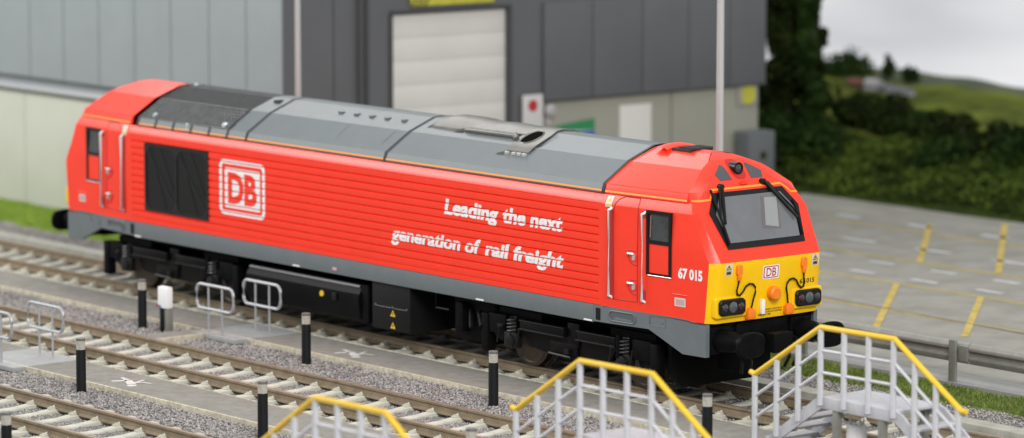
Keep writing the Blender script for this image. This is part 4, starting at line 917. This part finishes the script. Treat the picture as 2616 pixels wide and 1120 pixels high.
# ---------------- centre flank: solebar, grille, logo, slogan
for s_ in (-1, 1):
    b = MB(); b.bbox(-6.62, 6.615, min(s_ * 1.24, s_ * (W + 0.004)), max(s_ * 1.24, s_ * (W + 0.004)), 1.085, 1.376, 0.006)
    so = b.build('solebar', M['sole_grey'], loco)
    b = MB()
    for x in (-6.55, -1.50, 3.70, 6.48): b.bbox(x - 0.10, x + 0.10, s_ * (W + 0.006) - 0.006, s_ * (W + 0.006) + 0.006, 1.095, 1.12, 0.002)
    b.build('white_mark', M['white'], so)
    MB().bbox(-0.42, -0.30, s_ * (W + 0.006) - 0.004, s_ * (W + 0.006) + 0.004, 1.15, 1.20, 0.002).build('pink_mark', mat('pink_mark', (0.6, 0.38, 0.42), 0.6), so)
    # black radiator side grille
    g = MB(); xa, xb, za, zb = -6.285, -4.215, 1.630, 2.905; y0, y1 = sorted((s_ * 1.30, s_ * 1.352))
    fr = 0.06
    for (a, c, d, e) in ((xa, xb, zb - fr, zb), (xa, xb, za, za + fr), (xa, xa + fr, za + fr, zb - fr), (xb - fr, xb, za + fr, zb - fr), (-5.285, -5.215, za + fr, zb - fr)): g.box(a, c, y0, y1, d, e)
    gr = g.build('side_grille', mat('grille_frame', (0.012, 0.012, 0.012), 0.5, spec=0.25), loco)
    g = MB(); yb = s_ * 1.338; g.add([(xa + .05, yb, za + .05), (xb - .05, yb, za + .05), (xb - .05, yb, zb - .05), (xa + .05, yb, zb - .05)], [(0, 1, 2, 3)]); g.build('grille_back', M['rubber'], gr)
    g = MB()
    for (xl, xr) in ((-6.225, -5.285), (-5.215, -4.275)):
        for (p, q) in (((xl, zb - 0.10), (xr, za + 0.15)), ((xl + 0.12, zb - 0.06), (xr - 0.3, za + 0.06)), ((xl + 0.45, zb - 0.06), (xr - 0.05, za + 0.45))):
            g.tube([(p[0], s_ * 1.342, p[1]), (q[0], s_ * 1.342, q[1])], 0.012, 6)
        for cx_, sg in ((xl, 1), (xr, -1)):
            for cz_, sz_ in ((zb - fr, -1), (za + fr, 1)): g.prism([(cx_, cz_), (cx_ + sg * 0.14, cz_), (cx_ + sg * 0.04, cz_ + sz_ * 0.05), (cx_, cz_ + sz_ * 0.16)], 'y', *sorted((s_ * 1.339, s_ * 1.350)))
    g.build('grille_bar', mat('grille_bar', (0.014, 0.014, 0.0145), 0.5, spec=0.3), gr)
    # big logo, painted over the ribs
    lx0, lx1, lz0, lz1 = -3.86, -2.44, 1.815, 2.825
    def over(name, polys, m, off, parent, holes=None):
        bm = bmesh.new()
        for poly in polys:
            V = [bm.verts.new((x, 0, z)) for x, z in poly]; bm.faces.new(V)
        for z in rib_breaks:
            bmesh.ops.bisect_plane(bm, geom=list(bm.verts) + list(bm.edges) + list(bm.faces), plane_co=(0, 0, z), plane_no=(0, 0, 1))
        dead = [f for f in bm.faces if ((f.calc_center_median().z - GZ0) / GP) % 1.0 > 0.96 or ((f.calc_center_median().z - GZ0) / GP) % 1.0 < 0.03]
        bmesh.ops.delete(bm, geom=dead, context='FACES')
        bm.verts.index_update(); b = MB(); b.add([(v.co.x, s_ * (rib_y(v.co.z) + off), v.co.z) for v in bm.verts], [[v.index for v in f.verts] for f in bm.faces]); bm.free()
        return b.build(name, m, parent)
    def ring(x0, x1, z0, z1, r, t):
        A = rrect(x0, x1, z0, z1, r, 4); B2 = rrect(x0 + t, x1 - t, z0 + t * 0.9, z1 - t * 0.9, max(0.01, r - t), 4); n = len(A)
        return [[A[i], A[(i + 1) % n], B2[(i + 1) % n], B2[i]] for i in range(n)]
    lo_ = over('logo_outline', ring(lx0, lx1, lz0, lz1, 0.13, 0.085), M['white'], 0.004, loco)
    over('logo_field', [rrect(lx0 + 0.17, lx1 - 0.15, lz0 + 0.135, lz1 - 0.145, 0.03, 3)], M['white'], 0.004, lo_)
    vs, fs = text2d('DB', 0.055); wx = max(p[0] for p in vs)
    # letters as red strokes over the white field
    side_text('logo_letters', 'DB', lx0 + 0.27, lx1 - 0.25, lz0 + 0.215, 0.57, M['red'], s_, lambda x, z: rib_y(z) + 0.008, 0.045, 0, True, lo_)
    rf = lambda x, z: rib_y(z) + 0.005
    def phrase(words, x0, x1, zb, h, bold):
        full = max(p[0] for p in text2d(' '.join(words), bold, 0.15)[0]); k = (x1 - x0) / full; out_ = []
        for n_, wd_ in enumerate(words):
            w1 = max(p[0] for p in text2d(wd_, bold, 0.15)[0]); a = max(p[0] for p in text2d(' '.join(words[:n_ + 1]), bold, 0.15)[0]) - w1
            xa, xb = x0 + a * k, x0 + (a + w1) * k
            if s_ > 0: xa, xb = x0 + x1 - xb, x0 + x1 - xa
            side_text('slogan_word', wd_, xa, xb, zb, h, M['white'], s_, rf, bold, 0.15, True)
    phrase(['Leading'], 2.74, 4.19, 2.462, 0.265, 0.042); phrase(['the', 'next'], 4.30, 5.84, 2.470, 0.265, 0.042)
    phrase(['generation', 'of'], 1.27, 3.72, 1.860, 0.252, 0.038); phrase(['rail', 'freight'], 3.83, 5.87, 1.860, 0.255, 0.044)

# ---------------- underframe
b = MB(); b.box(-8.7, 8.7, -1.0, 1.0, 1.0, 1.37); b.box(-3.4, 3.8, -0.55, 0.55, 0.35, 1.0); b.build('underframe', M['black'], loco)
b = MB(); tp = [(-1.02, 0.95), (-1.20, 0.87), (-1.26, 0.78), (-1.275, 0.66), (-1.24, 0.34), (-1.05, 0.24), (1.05, 0.24), (1.24, 0.34), (1.275, 0.66), (1.26, 0.78), (1.20, 0.87), (1.02, 0.95)]
b.prism(tp, 'x', -3.15, 0.24); tk = b.build('fuel_tank', M['black'], loco, ang=25)
for s_ in (-1, 1):
    MB().tube([(-3.12, s_ * 1.17, 0.90), (0.20, s_ * 1.17, 0.90)], 0.045, 8).build('tank_pipe', mat('tank_pipe', (0.05, 0.05, 0.055), 0.35), tk)
    MB().lathe([(0, 0.055), (s_ * 0.02, 0.05)], 'y', (-0.82, s_ * 1.275, 0.68), 16).build('filler_cap', M['warn_y'], tk)
    MB().bbox(-0.50, -0.38, *sorted((s_ * 1.25, s_ * 1.30)), 0.60, 0.74, 0.01).build('gauge', M['rubber'], tk)
    MB().bbox(0.26, 0.46, *sorted((s_ * 1.0, s_ * 1.22)), 0.30, 0.96, 0.01).build('tank_bracket', M['black'], tk)
bb = MB().bbox(0.65, 1.72, -1.28, 1.28, 0.26, 1.07, 0.015).build('battery_box', mat('battery_grey', (0.007, 0.007, 0.0075), 0.5, bump=0.1, spec=0.2), loco)
for s_ in (-1, 1):
    b = MB(); b.tube([(0.72, s_ * 1.285, 0.66), (1.66, s_ * 1.285, 0.66)], 0.006, 5)
    for x in (0.74, 1.22, 1.62): b.lathe([(0, 0.03), (s_ * 0.02, 0.02)], 'y', (x, s_ * 1.28, 0.67), 8)
    b.build('lid_line', mat('lid_line', (0.03, 0.03, 0.03), 0.4), bb)
    for zc in (0.56, 0.35):
        MB().prism([(1.17, zc - 0.045), (1.31, zc - 0.045), (1.24, zc + 0.065)], 'y', *sorted((s_ * 1.282, s_ * 1.286))).build('warning_triangle', M['warn_y'], bb)
        MB().prism([(1.235, zc + 0.03), (1.25, zc + 0.03), (1.245, zc - 0.0), (1.262, zc + 0.0), (1.235, zc - 0.035), (1.237, zc - 0.008), (1.222, zc - 0.008)], 'y', *sorted((s_ * 1.2865, s_ * 1.289))).build('warning_bolt', M['ink'], bb)
for s_ in (-1, 1):
    b = MB()
    b.tube([(2.35, s_ * 1.2, 1.05), (2.35, s_ * 1.2, 0.80), (2.70, s_ * 1.2, 0.80)], 0.02, 6); b.bbox(2.8, 3.0, *sorted((s_ * 0.9, s_ * 1.15)), 0.45, 0.95, 0.02); b.cyl((3.05, s_ * 1.0, 0.85), (3.25, s_ * 1.15, 0.55), 0.05); b.cyl((3.3, s_ * 1.0, 0.80), (3.55, s_ * 1.15, 0.6), 0.07)
    b.bbox(2.6, 3.7, *sorted((s_ * 0.7, s_ * 1.0)), 0.30, 1.0, 0.03)
    b.build('brake_gear', M['black'], loco)
def bogie(cx, flip):
    bg_ = empty('bogie', (cx, 0, 0), None, None); bg_.parent = loco
    for s_ in (-1, 1):
        b = MB(); yo, yi = s_ * 1.17, s_ * 1.03
        b.prism([(-2.05, 0.86), (-1.95, 0.50), (-1.75, 0.42), (-1.62, 0.72), (-1.20, 0.72), (-0.98, 0.42), (-0.55, 0.37), (0.65, 0.37), (0.98, 0.42), (1.20, 0.72), (1.62, 0.72), (1.75, 0.42), (1.95, 0.50), (2.05, 0.86)], 'y', yi, s_ * 1.10)
        for (a, c) in ((-1.18, -0.05), (0.28, 1.24)):
            b.bbox(a, c, *sorted((s_ * 1.08, s_ * 1.20)), 0.705, 0.860, 0.015); MB().bbox(a - 0.01, c + 0.01, *sorted((s_ * 1.19, s_ * 1.235)), 0.70, 0.720, 0.005).build('frame_flange', M['edge'], bg_); MB().bbox(a - 0.01, c + 0.01, *sorted((s_ * 1.19, s_ * 1.22)), 0.845, 0.862, 0.005).build('frame_flange', M['edge'], bg_)
        b.bbox(-0.46, 0.22, *sorted((s_ * 1.09, s_ * 1.14)), 0.38, 0.60, 0.015)
        b.bbox(-0.04, 0.26, *sorted((s_ * 1.05, s_ * 1.13)), 0.55, 0.95, 0.02)
        b.build('side_frame', mat('bogie_black', (0.004, 0.004, 0.0045), 0.33, bump=0.1, spec=0.14), bg_)
        for wx in (-1.42, 1.43):
            b = MB(); b.bbox(wx - 0.17, wx + 0.17, *sorted((s_ * 1.08, s_ * 1.21)), 0.36, 0.62, 0.03); b.lathe([(0, 0.12), (s_ * 0.05, 0.11), (s_ * 0.06, 0.07)], 'y', (wx, s_ * 1.20, 0.48), 16)
            for (p_, q_) in (((wx - 0.27, s_ * 1.22, 0.70), (wx - 0.33, s_ * 1.22, 0.42)), ((wx + 0.25, s_ * 1.22, 0.72), (wx + 0.19, s_ * 1.22, 0.46))): MB().tube([p_, q_], 0.014, 6).build('brake_hanger', M['edge'], bg_)
            sp_ = MB(); sp_.tube([(wx - 0.02 + 0.085 * math.cos(t_ * 0.9), s_ * 1.15 + 0.085 * math.sin(t_ * 0.9), 0.60 + t_ * 0.0085) for t_ in range(32)], 0.016, 6); sp_.build('coil_spring', M['edge'], bg_)
            b.cyl((wx, s_ * 1.14, 0.60), (wx, s_ * 1.14, 0.86), 0.07); b.bbox(wx - 0.33, wx - 0.20, *sorted((s_ * 1.10, s_ * 1.22)), 0.68, 0.73, 0.01)
            b.build('axlebox', mat('axlebox_black', (0.009, 0.009, 0.0095), 0.3, spec=0.3), bg_)
        for e_ in (-1, 1):
            MB().bbox(*sorted((e_ * 2.05, e_ * 2.22)), *sorted((s_ * 1.00, s_ * 1.18)), 0.22, 0.86, 0.02).build('life_guard', M['black'], bg_)
            MB().bbox(*sorted((e_ * 1.60, e_ * 2.045)), *sorted((s_ * 1.02, s_ * 1.16)), 0.55, 0.88, 0.02).build('sandbox', M['black'], bg_)
        MB().tube([(1.35, s_ * 1.24, 0.93), (1.35, s_ * 1.24, 0.55)], 0.035, 8).build('damper', M['black'], bg_)
        MB().tube([(-0.45, s_ * 1.18, 0.40), (0.10, s_ * 1.18, 0.385)], 0.022, 6).build('brake_rod', M['axle'], bg_)
        MB().tube([(0.02, s_ * 1.20, 0.52), (0.02, s_ * 1.20, 0.44)], 0.04, 8).build('rod_pin', M['axle'], bg_)
    b = MB(); b.bbox(-1.98, 1.98, -0.985, 0.985, 0.62, 0.98, 0.03); b.bbox(-0.9, 0.9, -0.985, 0.985, 0.40, 0.98, 0.03); b.build('bolster', M['black'], bg_)
    for wx in (-1.42, 1.43):
        for s_ in (-1, 1):
            wh = MB().use(0).lathe([(s_ * 0.60, 0.515), (s_ * 0.625, 0.515), (s_ * 0.63, 0.483), (s_ * 0.745, 0.475), (s_ * 0.75, 0.42), (s_ * 0.735, 0.40)], 'y', (wx, 0, 0.481), 40).build('wheel', M['tyre'], bg_, ang=25)
            wh2 = MB().lathe([(s_ * 0.70, 0.41), (s_ * 0.737, 0.40), (s_ * 0.715, 0.36), (s_ * 0.71, 0.20), (s_ * 0.755, 0.14), (s_ * 0.76, 0.05)], 'y', (wx, 0, 0.481), 32).build('wheel_centre', M['wheel'], bg_); 
        MB().cyl((wx, -0.7, 0.481), (wx, 0.7, 0.481), 0.09).build('axle', M['black'], bg_)
bogie(5.76, False); bogie(-5.76, True)

# ================================================================== STREET FURNITURE BETWEEN THE TRACKS
bo = None
def bollard(x, y, label, lean=0):
    global bo
    if bo is None:
        bo = t = empty('bollard_light', (x, y, -0.20), label, 'bollard', 'black bollards beside the paths')
        MB().lathe([(0, 0.082), (0.70, 0.080), (0.705, 0.076)], 'z', (0, 0, 0), 24).build('post', M['bollard'], t)
        MB().lathe([(0.705, 0.074), (0.85, 0.074)], 'z', (0, 0, 0), 24).build('lens', M['bollard_lens'], t)
        MB().lathe([(0.85, 0.078), (0.885, 0.078), (0.89, 0.070)], 'z', (0, 0, 0), 24).build('cap', M['bollard_cap'], t)
        return t
    t = copy_tree(bo); t.location = (x, y, -0.20); t['label'] = label; t.rotation_euler = (lean, 0, 0); return t
bollard(-4.20, -2.83, 'black bollard left of the small white box by the rear path')
bollard(0.87, -2.87, 'black bollard below the black battery box of the locomotive')
bollard(5.95, -2.88, 'black bollard in front of the rear wheels of the right bogie')
bollard(11.02, -2.87, 'black bollard seen between the two stair platforms at right')
bollard(0.67, -7.30, 'black bollard beside the left painted walking figure')
bollard(5.88, -7.38, 'black bollard just left of the blurred yellow rail of the nearest platform')
bollard(10.93, -7.35, 'black bollard of which only the top shows at the bottom edge of the photo')
bollard(5.63, -11.8, 'black bollard in the bottom left corner of the photo')
gd = None
def guard(x, y, z, label, wd=1.13):
    global gd
    if gd is None:
        gd = t = empty('tubular_guard', (x, y, -0.14), label, 'railing', 'grey tubular guards at the crossings')
        r = rrect(-wd / 2, wd / 2, 0.46, 0.89, 0.13, 5)
        MB().tube([(a, 0, c) for a, c in r] + [(r[0][0], 0, r[0][1]), ], 0.029, 8, False).build('hoop', M['tube_grey'], t)
        for a in (-0.20, 0.22): MB().tube([(a, 0, 0), (a, 0, 0.88)], 0.020, 8).build('leg', M['tube_grey'], t)
        return
    t = copy_tree(gd); t.location = (x, y, -0.14); t['label'] = label
guard(-2.34, -2.52, 0, 'grey tubular guard nearest the small white box')
guard(-2.19, -1.60, 0, 'grey tubular guard closest to the fuel tank of the locomotive')
guard(-2.42, -6.02, 0, 'grey tubular guard second from the left edge, on the middle crossing plate')
guard(-2.42, -7.05, 0, 'grey tubular guard cut by the left edge of the photo')
t = empty('control_box', (-3.62, -2.72, -0.2), 'small white control box on a short dark post beside the path', 'box')
MB().bbox(-0.150, 0.150, -0.075, 0.075, 0.42, 0.82, 0.045).build('housing', M['white_box'], t)
MB().bbox(-0.07, 0.0, -0.08, 0.02, 0.0, 0.43, 0.01).build('post', M['bollard'], t); MB().bbox(0.01, 0.13, -0.04, 0.08, 0.0, 0.43, 0.01).build('duct', M['galv'], t)
MB().bbox(-0.17, -0.12, -0.09, -0.07, 0.44, 0.49, 0.01).build('red_button', M['sign_red'], t); MB().bbox(-0.09, -0.04, -0.085, -0.072, 0.43, 0.48, 0.008).build('blue_button', M['sign_blue'], t)

# stair platforms with yellow handrails
sp = None
def platform(y, label):
    global sp
    if sp is not None:
        t = copy_tree(sp); t.location = (12.85, y, -0.14); t['label'] = label; return
    sp = t = empty('stair_platform', (12.85, y, -0.14), label, 'steps', 'white access steps with yellow handrails')
    A = [(-1.50, 1.15), (-1.40, 1.125), (0.0, 2.01), (1.52, 2.025), (2.86, 1.16), (2.95, 1.17)]
    MB().tube([(x, 0, z) for x, z in A], 0.042, 10).build('handrail', M['rail_yellow'], t)
    hz = lambda x: float(np.interp(x, [-1.42, 0, 1.50, 2.90], [1.11, 1.99, 2.005, 1.13]))
    bz = lambda x: float(np.interp(x, [-1.42, -1.05, 0, 1.50, 2.60, 2.90], [0.0, 0.22, 0.90, 0.92, 0.22, 0.0]))
    for x in (-1.40, -0.93, -0.47, 0.0, 0.49, 0.99, 1.50, 1.93, 2.35, 2.80):
        MB().tube([(x, 0, max(0, bz(x) - (0.0 if x < -1.3 or x > 2.7 else 0.05))), (x, 0, hz(x))], 0.045, 8).build('post', M['white_plastic'], t)
    for k, d in enumerate((0.33, 0.66)):
        MB().tube([(-1.40, 0.0, 1.12 - d), (0.0, 0.0, 2.0 - d), (1.50, 0, 2.015 - d), (2.80, 0, 1.15 - d)], 0.025, 6).build('mid_rail', M['white_plastic'], t)
    MB().bbox(-0.02, 1.55, 0.03, 0.92, 0.93, 0.97, 0.008).build('deck', M['deck'], t)
    b = MB()
    for yy in (0.035, 0.92):
        b = MB(); b.bbox(-0.02, 1.55, yy - 0.022, yy + 0.022, 0.80, 0.975, 0.008)
        b.prism([(-1.42, 0.0), (-1.18, 0.0), (0.0, 0.80), (0.0, 0.975), (-0.12, 0.93)], 'y', yy - 0.02, yy + 0.02)
        b.prism([(2.92, 0.0), (2.68, 0.0), (1.53, 0.80), (1.53, 0.975), (1.66, 0.93)], 'y', yy - 0.02, yy + 0.02)
        b.build('stringer', M['deck'], t)
    for k in range(4):
        f = (k + 1) / 5
        for (xa, sg) in ((-1.35 + 1.30 * f, 1), (2.87 - 1.30 * f, -1)):
            MB().bbox(xa - 0.13, xa + 0.13, 0.055, 0.90, 0.93 * f - 0.02, 0.93 * f + 0.015, 0.006).build('tread', M['deck'], t)
    for (x, yy) in ((0.28, 0.08), (1.22, 0.08), (0.45, 0.86), (1.30, 0.86)): MB().bbox(x - 0.055, x + 0.055, yy - 0.05, yy + 0.05, 0, 0.93, 0.01).build('leg', M['galv'], t)
platform(-2.30, 'rightmost white step platform with a yellow handrail beside the locomotive nose')
platform(-6.95, 'middle blurred white step platform with a yellow handrail in front of the right bogie')
platform(-11.52, 'most blurred white step platform, its yellow handrail at the bottom centre of the photo')
t = empty('white_canister', (13.17, -1.86, -0.14), 'white cylinder with a torn top standing under the right step platform', 'canister')
b = MB(); b.lathe([(0, 0.15), (0.02, 0.155), (0.53, 0.150), (0.56, 0.13)], 'z', (0, 0, 0), 24); b.build('body', M['white_box'], t)
for k in range(7): a = k * 0.9; MB().prism([(0.10 * math.cos(a) - 0.02, 0.55), (0.10 * math.cos(a) + 0.02, 0.55), (0.12 * math.cos(a), 0.62 + 0.03 * (k % 3))], 'y', 0.1 * math.sin(a) - 0.008, 0.1 * math.sin(a) + 0.008).build('torn_strip', M['paper'], t)
